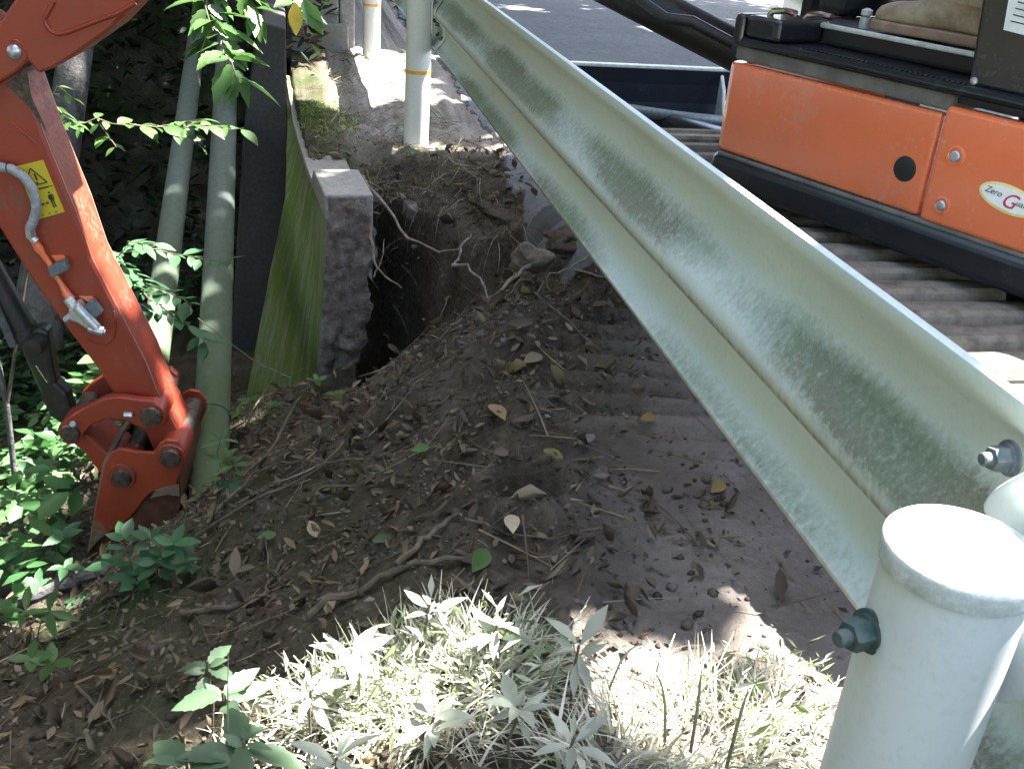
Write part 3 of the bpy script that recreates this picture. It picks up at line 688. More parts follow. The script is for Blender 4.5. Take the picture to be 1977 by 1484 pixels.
# greasy stain plate under the boom pin: a torn dust seal
plate([(10,165),(48,130),(54,150),(60,185),(95,262),(80,240),(50,200),(30,180)], -.002, .002, 'grease_smear', M['pin'], arm, 0)

# boom: fork plate at the arm pin, then the long curved beam to the machine
low = [(-60,205),(0,160),(30,142),(54,118),(74,143),(101,133),(135,114),(162,94),(209,61),(246,22),(273,-2)]
b = MB(); pts = [pl(x, y, -.03) for x, y in low]
hz_ = lambda h, z: bh(h, z, -.03)
pts += [hz_(-.12, 1.14), hz_(.2, 1.52), hz_(.55, 1.66), hz_(.9, 1.62), hz_(1.3, 1.45), hz_(1.7, 1.15), hz_(1.96, 1.02), hz_(2.1, 1.03), hz_(2.08, 1.14), hz_(1.55, 1.62), hz_(1.05, 1.82), hz_(.6, 1.95), hz_(.15, 1.86), hz_(-.25, 1.5), hz_(-.45, 1.2)]
pts += [pl(x, y, -.03) for x, y in ((60,-60),(30,-4),(0,42),(-60,95),(-100,150))]
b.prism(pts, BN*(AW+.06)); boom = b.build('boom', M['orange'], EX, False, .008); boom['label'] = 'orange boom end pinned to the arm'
b = MB(); b.tube([pl(*q, -.031) for q in ((262,6),(232,24),(200,36),(165,49),(130,63),(112,66),(98,60),(88,47),(86,36),(94,22),(104,4))], .0065, 8); b.build('weld_bead', M['orange'], boom, True)
b = MB(); b.tube([pl(*q, -.031) for q in ((18,78),(32,78),(44,88),(52,102),(50,114))], .0022, 6); b.build('weld_bead', M['orange'], boom, True)
b = MB(); b.lathe(pl(28,100,-.03), -BN, [(.019,-.002),(.0185,.006),(.014,.011),(.004,.013)], 26); b.build('pin_head', M['zinc'], boom, True)
# swing bracket and boom cylinder in front of the machine
b = MB(); b.box(bh(2.02, .80, .07), BH*.08, BN*.10, V(0,0,.25)); b.build('swing_bracket', M['black'], EX, False, .02)
b = MB(); a_ = atd(1440, 108, 2.95); c_ = atd(1190, -22, 2.95); d_ = (c_-a_); b.cyl(a_-d_*.1, a_+d_*1.25, .058, 20); b.cyl(a_+d_*1.25, bh(.75, 1.62, .06), .03, 14); o = b.build('boom_cylinder', M['greasy'], EX, True); o['label'] = 'dark boom cylinder slanting out of the frame'
b = MB(); b.tube([atd(1415,85,2.8), atd(1335,42,2.8), atd(1285,36,2.82), atd(1250,12,2.85), atd(1200,-40,2.9)], .016, 10); b.build('hose', M['greasy'], EX, True)

# hose, rigid line and valve on the arm
H_ = -.03
b = MB(); hp = [(-60,330),(-10,321),(22,326),(46,341),(62,362),(69,385),(70,405),(65,425),(58,440)]; b.tube([pl(x, y, H_) for x, y in hp], .0135, 14); hs = b.build('hose', M['hose'], arm, True)
for q in ((15,324),(70,398),(66,421),(63,430)):
    i = [pl(*q, H_)]; b = MB(); b.lathe(i[0], BH*.25+V(0,0,1) if q[0] > 50 else BH, [(.0142,-.0015),(.0146,0),(.0142,.0015)], 16); b.build('hose_clamp', M['greasy'] if q[0] < 50 else M['zinc'], hs, True)
cyl_px((57,438),(60,457), H_, .0150, 'fitting', M['zinc'], arm, 6); cyl_px((55,452),(70,466), H_, .012, 'fitting', M['zinc'], arm, 10)
b = MB(); b.tube([pl(*q, -.02) for q in ((64,462),(75,480),(82,490),(95,508),(108,532),(118,548),(128,566),(138,578))], [.011,.014,.009,.008,.008,.008,.013,.013], 10); b.build('rigid_line', M['orange_clean'], arm, True)
plate([(90,518),(122,504),(130,522),(99,538)], -.045, .035, 'line_clamp', M['bolt'], arm, .003)
plate([(98,494),(122,493),(134,514),(128,518),(110,508)], -.006, .008, 'clamp_tab', M['orange_clean'], arm, .002)
vb = plate([(132,598),(148,583),(172,612),(180,628),(172,640),(150,625),(130,618)], -.05, .04, 'shutoff_valve', M['zinc'], arm, .006)
cyl_px((130,575),(150,602), -.035, .015, 'valve_body', M['zinc'], vb, 8); cyl_px((148,592),(186,632), -.04, .0165, 'valve_body', M['zinc'], vb, 12)
cyl_px((172,632),(200,640), -.04, .015, 'valve_outlet', M['zinc'], vb, 8); cyl_px((196,639),(204,641), -.04, .009, 'valve_outlet', M['zinc'], vb, 10); cyl_px((140,607),(127,618), -.04, .011, 'valve_stem', M['zinc'], vb, 8)
plate([(163,591),(178,579),(197,605),(182,616)], -.034, .025, 'valve_bracket', M['bolt'], arm, .003)
plate([(150,572),(178,573),(198,604),(192,608),(172,585)], -.006, .008, 'clamp_tab', M['orange_clean'], arm, .002)

# yellow warning label with pictograms
lab = plate([(33,321),(83,309),(125,409),(72,424)], -.0022, .0018, 'warning_label', M['yellow'], arm, 0); lab['label'] = 'yellow warning label with pictograms'
def ink(pts, name='pictogram'): return plate(pts, -.0032, .0008, name, M['ink'], lab, 0)
def inkline(a, c, w):
    d = ((c[0]-a[0])**2+(c[1]-a[1])**2)**.5; nx, ny = -(c[1]-a[1])/d*w/2, (c[0]-a[0])/d*w/2
    return [(a[0]+nx,a[1]+ny),(c[0]+nx,c[1]+ny),(c[0]-nx,c[1]-ny),(a[0]-nx,a[1]-ny)]
for a, c in (((58,325),(91,352)),((91,352),(69,357)),((69,357),(55,338)),((55,338),(58,325))): ink(inkline(a, c, 2.2))
ink(inkline((66,336),(72,348), 3.2)); ink(inkline((70,352),(73,354), 3))
ink(inkline((61,367),(102,358), 1.2)); ink(inkline((75,365),(94,361), 2))
ink([(94.5+2.2*math.cos(t), 372+2.2*math.sin(t)) for t in [k*math.pi/4 for k in range(8)]])
for a, c, w in (((93,378),(101,375),2.2),((96,377),(101,388),6.5),((93,377),(95,385),2),((101,376),(105,385),2),((99,387),(104,400),2.4),((102.5,386),(108,398.5),2.4),((104,400),(106.5,399),1.8),((108,398.5),(110,398),1.8)): ink(inkline(a, c, w))
ink(inkline((81,395),(93,391.5), 1.6)); ink([(79,395.5),(84,391),(84.5,397)]); ink([(95.5,391),(89.5,389.5),(91,395)])
for k in range(3): ink(inkline((80+k*13,416-k*3.2),(85+k*13,414.8-k*3.2), 1.5))

# bucket cylinder, links
cy = MB(); cy.cyl(pl(-60,455,.08), pl(44,640,.08), .044, 20); cy.cyl(pl(40,632,.08), pl(50,650,.08), .049, 20); cyo = cy.build('bucket_cylinder', M['greasy'], EX, True); cyo['label'] = 'greasy dark bucket cylinder'
cyl_px((48,645),(112,790), .08, .026, 'cylinder_rod', M['greasy'], cyo); cyl_px((-40,520),(26,668), .02, .012, 'guide_tube', M['bark'], cyo)
plate([(30,660),(70,632),(92,640),(98,690),(108,740),(128,760),(140,800),(126,822),(96,806),(78,770),(72,735),(52,700)], .05, .06, 'rod_end', M['greasy'], EX, .012)
pinat(62, 672, -.0, .030, .10, 'rod_pin', M['greasy'], EX, 0); cyl_px((70,704),(93,738), -.005, .004, 'chrome_strip', M['chrome'], EX)
link_pts = [(113,842),(116,822),(132,805),(160,788),(203,768),(230,766),(262,771),(296,774),(310,786),(314,806),(304,824),(284,830),(262,822),(240,812),(205,809),(178,820),(160,838),(152,856),(130,860)]
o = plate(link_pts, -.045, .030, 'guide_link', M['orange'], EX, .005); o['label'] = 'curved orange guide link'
b = MB(); b.prism([p+BN*(AW+.06) for p in [pl(x, y, -.045) for x, y in link_pts]], BN*.03); b.build('guide_link', M['orange'], EX, False, .005)
pinat(134, 838, -.055, .030, .27); pinat(290, 806, -.058, .034, .28)
o = plate([(118,842),(150,828),(172,842),(206,872),(262,902),(256,930),(224,944),(190,912),(160,872)], .0, AW, 'bucket_link', M['orange_worn'], EX, .012)
cyl_px((256,801),(240,800), -.055, .010, 'grease_nipple', M['zinc'], EX, 8)
b = MB(); b.cyl(pl(146,822,-.045), pl(140,818,-.065), .010, 8); b.build('grease_nipple', M['zinc'], EX, True)

BO = -.085; BW = .34
bk = bpy.data.objects.new('bucket', None); col.objects.link(bk); bk.parent = EX; bk['label'] = 'orange digging bucket with a scraped pointed edge'
doub = [(203,895),(214,874),(232,866),(262,872),(296,874),(308,856),(322,849),(342,852),(356,868),(357,890),(348,912),(339,936),(318,942),(292,950),(276,966),(256,994),(232,1014),(208,1030),(188,1046),(170,1068),(176,1024),(190,950)]
plate(doub, BO, .014, 'side_plate', M['bucket'], bk, .003)
base = [(206,900),(240,880),(300,880),(345,880),(348,920),(347,975),(336,1012),(318,1034),(285,1048),(240,1050),(205,1050),(174,1066),(184,1000)]
plate(base, BO+.0145, .012, 'side_wall', M['rust'], bk, .002)
b = MB(); b.prism([p+BN*BW for p in [pl(x, y, BO) for x, y in doub]], BN*.014); b.build('side_plate', M['orange_worn'], bk, False, .003)
wr = [(345,880),(349,920),(348,975),(337,1014),(319,1037),(285,1051),(240,1054),(205,1054),(170,1070)]
inn = [(x-7 if x > 300 else x, y-7) for x, y in wr]
b = MB(); b.prism([pl(x, y, BO+.014) for x, y in wr]+[pl(x, y, BO+.014) for x, y in inn[::-1]], BN*(BW-.014)); b.build('wrapper', M['rust'], bk, True)
b = MB(); b.prism([pl(x, y, BO+.002) for x, y in ((206,893),(198,893),(168,1068),(172,1068))], BN*BW); b.build('cutting_edge', M['steel_worn'], bk, False, .002)
plate([(300,946),(326,938),(345,935),(347,958),(322,955),(290,962)], BO-.004, .004, 'wear_strip', M['steel_worn'], bk, .001)
pinat(232, 925, BO-.022, .032, .36, 'pin', M['pin'], bk, 1.3); pinat(328, 886, BO-.022, .032, .36, 'pin', M['pin'], bk, 1.3)

# ------------------------------------------------------------------ operator (only a boot and shin come into the picture)
def operator():
    root = empty('person', 'operator seated in the excavator, dusty tan work boot and pale trousers', 'person')
    me = bpy.data.meshes.new('body')
    J = [(.92,.56,1.30),(.93,.56,1.52),(.92,.56,1.74),(.90,.56,1.84),(.87,.56,1.97),   # pelvis..head
         (.88,.44,1.29),(.48,.24,1.36),(.49,.185,.985), (.88,.68,1.29),(.46,.60,1.36),(.44,.60,.985),
         (.92,.36,1.70),(.84,.30,1.44),(.62,.34,1.34), (.92,.76,1.70),(.84,.82,1.44),(.62,.78,1.34)]
    Ed = [(0,1),(1,2),(2,3),(3,4),(0,5),(5,6),(6,7),(0,8),(8,9),(9,10),(2,11),(11,12),(12,13),(2,14),(14,15),(15,16)]
    rad = [.15,.14,.15,.055,.10,.10,.068,.050,.10,.068,.050,.07,.05,.035,.07,.05,.035]
    me.from_pydata([tuple(U(*j)) for j in J], Ed, []); o = bpy.data.objects.new('body', me); col.objects.link(o); o.parent = root
    me.materials.append(M['trouser'])
    sk = o.modifiers.new('skin', 'SKIN')
    for v, r in zip(me.skin_vertices[0].data, rad): v.radius = (r, r)
    me.skin_vertices[0].data[0].use_root = True
    sb = o.modifiers.new('sub', 'SUBSURF'); sb.levels = 2; sb.render_levels = 2
    b = MB(); b.lathe(U(.87,.56,1.98), (0,0,1), [(.125,0),(.13,.03),(.11,.09),(.06,.125),(.01,.13)], 24); b.build('helmet', M['white_film'], root, True)
    def boot(s0, t0, z0, yaw=0):
        """s0: toe position, foot runs back along SV"""
        secs = [(0,.018,.024,.0),(.012,.034,.040,.0),(.04,.045,.050,0),(.08,.050,.054,0),(.12,.048,.064,0),(.16,.043,.094,0),(.19,.040,.128,0),(.225,.040,.128,0),(.26,.040,.120,0),(.285,.036,.09,0),(.292,.02,.05,0)]
        b = MB(); k = 16
        for d, w, h, _ in secs:
            for j in range(k):
                a = 2*math.pi*j/k; ca, sa = math.cos(a), math.sin(a)
                x = w*math.copysign(abs(ca)**.75, ca); z = h*.5+h*.5*math.copysign(abs(sa)**.8, sa)
                b.v.append(tuple(U(s0+d, t0+x+.02*math.sin(d*9), z0+.014+z)))
        n = len(secs)
        b.f = [(i*k+j, i*k+(j+1)%k, (i+1)*k+(j+1)%k, (i+1)*k+j) for i in range(n-1) for j in range(k)]+[tuple(range(k)), tuple(range((n-1)*k, n*k))]
        up = b.build('boot', M['boot'], root, 'all'); up['label'] = 'dusty tan leather work boot'
        sub = up.modifiers.new('sub', 'SUBSURF'); sub.levels = sub.render_levels = 1
        b = MB(); ol = []
        for d, w, h, _ in secs: ol.append((s0+d-.002, t0-w-.004+.02*math.sin(d*9)))
        for d, w, h, _ in secs[::-1]: ol.append((s0+d-.002, t0+w+.004+.02*math.sin(d*9)))
        uprism(b, ol, z0, z0+.022); so_ = b.build('sole', M['sole'], up, False, .004)
        b = MB(); b.tube([U(s0+.225, t0, z0+.08), U(s0+.23, t0, z0+.15), U(s0+.232, t0+.002, z0+.24)], [.046,.045,.050], 18); b.build('boot_shaft', M['boot'], up, True)
        b = MB()
        for q in range(4): d = .13+q*.02; b.tube([U(s0+d, t0-.034, z0+.085+q*.012), U(s0+d-.004, t0, z0+.105+q*.014), U(s0+d, t0+.034, z0+.085+q*.012)], .0028, 6)
        b.build('lace', M['boot'], up, True)
        b = MB(); b.tube([U(s0+.232, t0, z0+.19), U(s0+.236, t0, z0+.25), U(s0+.235, t0+.01, z0+.33)], [.072,.066,.058], 18); b.build('trouser_cuff', M['trouser'], root, True)
    boot(.25, .178, .9135); boot(.21, .58, .9135)
operator()

# ------------------------------------------------------------------ leaves, twigs, plants
def leafmesh(name, L=1.0, W=.5, fold=.12, droop=.15, kind='ovate'):
    """leaf lying along +X, up +Z, unit length"""
    if kind == 'ovate': st = [(0,.0),(.08,.18),(.25,.42),(.45,.5),(.65,.42),(.83,.22),(1,0)]
    elif kind == 'lance': st = [(0,.02),(.2,.3),(.45,.5),(.7,.36),(1,0)]
    elif kind == 'toothed': st = [(0,.0),(.05,.2),(.16,.34),(.2,.30),(.34,.47),(.38,.41),(.52,.46),(.56,.38),(.70,.34),(.73,.26),(.87,.15),(1,0)]
    b = MB(); n = len(st)
    for x, w in st: b.v += [(x*L, -w*W*2*.5, fold*w-droop*x*x), (x*L, 0, -droop*x*x), (x*L, w*W*2*.5, fold*w-droop*x*x)]
    for i in range(n-1):
        for j in (0, 1): a = i*3+j; b.f.append((a, a+3, a+4, a+1))
    return b.mesh(name)
def palmate(name, lobes=5, droop=.15):
    b = MB(); b.v.append((0,0,0)); m = []
    for i in range(lobes):
        a = math.radians(-78+156*i/(lobes-1)); l = 1.0-.38*abs(i-(lobes-1)/2)/((lobes-1)/2)
        for da, r in ((-.26,.42),(-.12,.74),(0,1.0),(.12,.74),(.26,.42)):
            x, y = l*r*math.cos(a+da*1.1), l*r*math.sin(a+da*1.1); b.v.append((x, y, -droop*r*r+.03*abs(da)))
    n = len(b.v)
    for i in range(1, n-1): b.f.append((0, i, i+1))
    return b.mesh(name)
LM = {'ovate': leafmesh('leaf_ovate', 1, .5), 'flat': leafmesh('leaf_flat', 1, .46, .08, .08), 'lance': leafmesh('leaf_lance', 1, .3, .12, .25, 'lance'), 'toothed': leafmesh('leaf_toothed', 1, .5, .15, .2, 'toothed'), 'maple': palmate('leaf_maple')}
LMM = {}
def leafobj(parent, kind, mat, pos, direction, up, size, name='leaf'):
    key = (kind, mat)
    if key not in LMM:
        me = LM[kind].copy(); me.materials.append(M[mat]); me.polygons.foreach_set('use_smooth', [True]*len(me.polygons)); LMM[key] = me
    o = bpy.data.objects.new(name, LMM[key]); col.objects.link(o); o.parent = parent
    d = Vector(direction).normalized(); u = Vector(up); u = (u-d*u.dot(d)); u = u.normalized() if u.length > 1e-3 else d.orthogonal().normalized(); w = u.cross(d)
    m = Matrix((d, w, u)).transposed().to_4x4(); o.matrix_world = Matrix.Translation(pos) @ m @ Matrix.Scale(size, 4)
    return o
def rv(s=1): return Vector((random.uniform(-s, s), random.uniform(-s, s), random.uniform(-s, s)))
def jitter(pts, n, amp):
    out = []
    for i in range(len(pts)-1):
        for k in range(n): out.append(pts[i].lerp(pts[i+1], k/n)+(rv(amp) if (i or k) else Vector()))
    out.append(pts[-1]); return out
def spray(parent, pts, n, size, kind, mat, r=.0035, spread=.9, name='branch', yellow=0, flat=.6, alt=True):
    """a twig with alternate leaves along it, as one branch part with leaf children"""
    P = jitter([Vector(p) for p in pts], 3, .008)
    b = MB(); b.tube(P, [r*(1-.7*i/(len(P)-1)) for i in range(len(P))], 6); br = b.build(name, M['twig'], parent, True)
    for i in range(n):
        f = (i+.6)/n*(len(P)-1); k = min(int(f), len(P)-2); p = P[k].lerp(P[k+1], f-k); t = (P[k+1]-P[k]).normalized()
        side = t.cross(V(0,0,1)).normalized()*(1 if i % 2 else -1)
        d = t*random.uniform(.2, .8)+side*random.uniform(.3, 1)*spread+V(0,0,random.uniform(-.5, .25)); up = V(0,0,1)+rv(flat)
        s = size*random.uniform(.65, 1.25)
        leafobj(br, kind, 'leaf_yellow' if random.random() < yellow else mat, p+d.normalized()*.006, d, up, s)
    return br

# tree whose trunk shows behind the boom end; its boughs hang into the picture
def trunk_tree():
    root = empty('tree', 'leaning grey-barked tree behind the arm with boughs hanging over the pipes', 'tree')
    p = atd(118, 300, 6.2); q = atd(150, 70, 6.2); d = (q-p)
    b = MB(); P = [p-d*1.6, p-d*.6, p, p+d*.5, q, q+d*1.2+V(.05,0,0), q+d*3.0+V(.1,0,.1), q+d*5.5]
    b.tube(P, [.16,.125,.105,.10,.098,.09,.075,.04], 18); b.build('trunk', M['bark'], root, True)
    top = P[-1]
    # hanging bough at the top of the picture
    def bough(pts, dep): return [atd(x, y, z) for (x, y), z in zip(pts, dep)]
    s = bough([(330,-120),(385,-20),(420,40),(440,100),(460,160)], [2.4,2.35,2.3,2.28,2.25]); spray(root, s, 30, .086, 'toothed', 'leaf', yellow=.05)
    s = bough([(330,-120),(440,-40),(470,0),(500,40)], [2.4,2.35,2.35,2.35]); spray(root, s, 18, .084, 'toothed', 'leaf')
    s = bough([(330,-120),(400,-60),(400,0),(412,60)], [2.4,2.35,2.3,2.28]); spray(root, s, 20, .08, 'toothed', 'leaf', yellow=.06)
    s = bough([(480,-100),(540,-30),(560,0),(580,20)], [2.35,2.3,2.28,2.26]); br = spray(root, s, 5, .075, 'toothed', 'leaf')
    leafobj(br, 'flat', 'leaf_yellow', atd(570,5,2.24), V(0,-.15,-1), V(-.1,-1,.1), .070); leafobj(br, 'toothed', 'leaf', atd(585,0,2.24), V(.55,-.1,-.9), V(0,-1,.2), .085)
    # limb joining the boughs to the trunk, above the picture
    b = MB(); b.tube([P[-2], P[-2]+V(.3,-1.2,.4), atd(330,-120,2.4)+V(0,.3,.3), atd(330,-120,2.4)], [.05,.04,.02,.006], 10); b.tube([atd(330,-120,2.4)+V(0,.3,.3), atd(480,-100,2.35)], [.015,.005], 8); b.build('limb', M['bark'], root, True)
    return root, P
TREE, TP = trunk_tree()
def sapling():
    root = empty('sapling', 'slender sapling behind the arm with flat sprays of small oval leaves', 'sapling')
    g = V(-1.15, 3.75, 0); g.z = hz(g.x, g.y)
    b = MB(); st = [g, g+V(.03,.02,.8), g+V(.0,.05,1.5), atd(55,215,3.75), atd(20,120,3.8)]; b.tube(st, [.013,.011,.010,.008,.004], 10); b.build('stem', M['bark'], root, True)
    D = 3.6
    f = lambda *q: [atd(x, y, D+random.uniform(-.08, .08)) for x, y in q]
    spray(root, [st[3]]+f((110,240),(190,232),(280,245),(350,238),(400,232)), 22, .076, 'ovate', 'leaf', spread=1.2, flat=.35)
    spray(root, f((250,240),(330,250),(400,245),(470,248)), 14, .076, 'ovate', 'leaf', spread=1.2, flat=.35)
    spray(root, f((90,200),(115,170),(140,190)), 5, .055, 'ovate', 'leaf'); spray(root, f((100,205),(125,220),(160,245)), 8, .055, 'ovate', 'leaf')
    spray(root, f((190,232),(205,262),(225,285)), 6, .055, 'ovate', 'leaf'); spray(root, f((340,240),(365,262),(385,280)), 6, .06, 'ovate', 'leaf')
    # lower spray across the pipes
    lo = [st[1]]+f((180,470),(230,488),(290,480),(340,487),(400,500),(440,505)); D = 3.5
    spray(root, lo[1:], 26, .070, 'flat', 'leaf_dark', spread=1.3, flat=.3)
    spray(root, f((210,490),(260,530),(320,560),(370,590)), 26, .074, 'flat', 'leaf_dark', spread=1.4, flat=.3)
    spray(root, f((230,510),(290,580),(340,610),(385,640),(400,668)), 22, .074, 'flat', 'leaf_dark', spread=1.3, flat=.3)
    spray(root, f((190,480),(220,500),(250,470),(300,470)), 14, .066, 'flat', 'leaf_dark', spread=1.3, flat=.3)
    spray(root, f((200,500),(250,550),(270,590),(310,600)), 16, .074, 'flat', 'leaf_dark', spread=1.3, flat=.3)
    b = MB(); b.tube([st[1], atd(60,470,3.7), lo[1]], [.008,.006,.004], 6); b.build('branch', M['twig'], root, True)
sapling()

# ------------------------------------------------------------------ fallen sticks, roots, stones
def stick(pxs, r, label, name='stick', mat='twig', lift=.01, group=None, taper=.5):
    r *= .68; P = [gp(x, y, lift+.4*r) for x, y in pxs]; P = jitter(P, 3, r*.9)
    b = MB(); n = len(P); b.tube(P, [r*(1-taper*i/(n-1))*(1+.12*random.uniform(-1, 1)) for i in range(n)], 8)
    return tag(b.build(name, M[mat], None, True), label, 'stick', group)
SG = 'fallen sticks on the bank'
stick([(600,1200),(660,1160),(740,1125),(830,1095),(920,1085)], .014, 'long curved stick above the sunlit grass, thickest on the bank', group=SG)
stick([(765,1105),(815,1060),(850,1030),(885,1002)], .011, 'short straight brown stick leaning up to the small dark burrow', group=SG)
stick([(350,1195),(420,1190),(490,1172),(525,1160)], .011, 'pale stick lying beneath the green seedlings', group=SG)
stick([(515,1170),(512,1150),(532,1120),(545,1095)], .008, 'forked upright twig end beside the pale stick', group=SG)
stick([(400,1030),(460,965),(490,935),(540,912),(620,912),(700,912)], .008, 'bent dry branch running from the bucket towards the heap', group=SG, lift=.03)
stick([(470,950),(530,890),(565,815),(580,790)], .006, 'thin twig rising by the foot of the mossy wall', group=SG, lift=.05)
stick([(380,1050),(480,985),(580,940),(640,900),(680,850)], .007, 'dark branch lying along the slope under the bent dry branch', group=SG, lift=.02)
stick([(0,1200),(60,1168),(140,1140),(200,1110)], .03, 'dark rotten log at the edge of the bank by the sun fleck', name='rotten_log', mat='bark', group=SG, taper=.2)
stick([(0,1420),(60,1330),(100,1290),(160,1250)], .004, 'thin grey twig low in the corner below the seedlings', group=SG)
stick([(150,1340),(210,1400),(270,1484)], .005, 'slanting twig at the bottom edge below the rotten log', group=SG)
stick([(1030,575),(1085,625),(1120,650),(1160,690)], .006, 'straight twig on top of the soil heap', group=SG)
stick([(1090,523),(1140,535),(1190,546)], .007, 'pale peeled stick poking out beneath the guardrail', group=SG, mat='root')
stick([(900,1012),(950,1035),(975,1042),(1060,1050),(1110,1045)], .005, 'thin arched twig round the small dark burrow', group=SG)
stick([(1260,980),(1300,1010),(1330,1050),(1365,1095)], .003, 'hair-thin straw on the bare trampled soil', group=SG)
stick([(430,870),(470,850),(520,770),(590,740)], .006, 'short dead stem between the thicker pipe and the wall', group=SG, lift=.06)
def root_(pts, r, label):
    P = jitter([Vector(p) for p in pts], 3, .006); b = MB(); n = len(P)
    r *= .7; b.tube(P, [r*(1-.6*i/(n-1))*random.uniform(.8, 1.2) for i in range(n)], 8); tag(b.build('root', M['root'], None, True), label, 'root', 'exposed roots in the hole')
def yy(x, y, Y): return aty(x, y, Y)
root_([yy(700,340,4.3), yy(745,400,3.95), yy(790,460,3.8), yy(850,485,3.8), yy(885,482,3.75), yy(905,458,3.8)], .009, 'longest root sagging across the mouth of the hole')
root_([yy(876,512,3.6), yy(884,495,3.65), yy(893,470,3.72), yy(910,452,3.8)], .009, 'pale forked root tip standing up in the hole')
root_([yy(872,512,3.6), yy(900,510,3.58), yy(925,535,3.5), yy(940,570,3.45), yy(945,582,3.4)], .010, 'thick root arching down below the forked tip')
root_([yy(716,440,3.86), yy(722,500,3.8), yy(745,535,3.75), yy(776,556,3.7)], .008, 'bare root hooking out from the broken wall end')
root_([yy(722,535,3.8), yy(737,500,3.82), yy(742,460,3.86)], .005, 'fine rootlet crossing the hooked root')
root_([yy(560,720,3.4)+V(0,0,-.02), yy(480,690,3.3), yy(430,650,3.2), yy(382,614,3.15)], .004, 'long thin stem leaning out across the thicker pipe')
root_([yy(1140,490,3.1), yy(1100,520,3.05), yy(1060,530,3.0), yy(1035,572,2.95)], .006, 'pale crooked twig under the dried clod')
root_([yy(1035,500,3.3), yy(1000,530,3.25), yy(970,560,3.2), yy(945,575,3.25)], .013, 'soil-covered root running down from the clod')
root_([yy(860,300,4.35), yy(905,330,4.2), yy(925,345,4.15), yy(930,390,4.0)], .005, 'dangling pale rootlet over the brow of the hole')
def angular(c, s, label, mat, name, cat, group, seed, sq):
    rs = np.random.RandomState(seed); bm = bmesh.new()
    for k in range(16):
        v = rs.randn(3); v /= np.abs(v).max()**.7*np.linalg.norm(v)**.3; bm.verts.new(tuple(v*np.array(sq)*s*rs.uniform(.8, 1.05)))
    r = bmesh.ops.convex_hull(bm, input=bm.verts); bmesh.ops.delete(bm, geom=[g for g in r['geom_interior'] if isinstance(g, bmesh.types.BMVert)], context='VERTS')
    me = bpy.data.meshes.new(name); bm.to_mesh(me); bm.free(); o = link(name, me, M[mat], None, False, s*.06, 2); o.location = c; o.rotation_euler = (rs.uniform(-.3,.3), rs.uniform(-.3,.3), seed)
    return tag(o, label, cat, group)
def rock(c, s, label, mat='stone', name='stone', cat='stone', group='stones in the soil', seed=0, sq=(1,1,.7)):
    bm = bmesh.new(); bmesh.ops.create_icosphere(bm, subdivisions=4, radius=1)
    rs = np.random.RandomState(seed); ph = rs.rand(6)*6
    for v in bm.verts:
        n = v.co.copy(); k = 1+.22*math.sin(n.x*2.3+ph[0])*math.cos(n.y*2.9+ph[1])+.16*math.sin(n.z*4+ph[2]+n.x*3)+.07*math.sin(n.x*9+ph[3])*math.sin(n.y*8+ph[4])+.35*float(fbm(np.array([n.x+seed]), np.array([n.y*.8+n.z*1.3]), 1.6, 5, .6)[0]); v.co = Vector((n.x*sq[0], n.y*sq[1], n.z*sq[2]))*k*s
    me = bpy.data.meshes.new(name); bm.to_mesh(me); bm.free(); o = link(name, me, M[mat], None, 'all'); o.location = c; o.rotation_euler = (0,0,seed)
    return tag(o, label, cat, group)
rock(yy(1035,500,3.28)+V(0,.05,-.02), .065, 'cracked grey dried clod on the rim of the hole', 'clod', 'soil_clod', 'clod', 'clods', 3, (1.1,.9,.75))
angular(gp(1150,920), .036, 'reddish stone half buried in the heap beside the burrow', 'clod', 'stone', 'stone', 'stones in the soil', 5, (1,1,.8))
angular(yy(792,392,4.26), .075, 'blue-grey broken slab under the brow of the hole', 'dirtface', 'stone', 'stone', 'stones in the soil', 8, (1.4,.5,.9))
angular(yy(870,480,4.1), .07, 'mossy brown stone deep in the hole', 'dirtface', 'stone', 'stone', 'stones in the soil', 9, (1,1,.8))
rock(yy(985,410,4.0), .085, 'dark lump of broken asphalt sagging at the brow', 'soil', 'asphalt_lump', 'lump', 'clods', 12, (1.5,1,.4))
rock(yy(1090,462,3.6), .075, 'flat crusted fragment next to the guardrail edge', 'soil', 'asphalt_lump', 'lump', 'clods', 14, (1.4,1,.4))
rock(gp(1135,850,.0), .020, 'small round pale disc-like stone on the heap', 'stone', seed=15, sq=(1,1,.35))
rock(gp(1540,840,.0), .02, 'tiny pale stone in the shade of the rail', 'stone', seed=16)
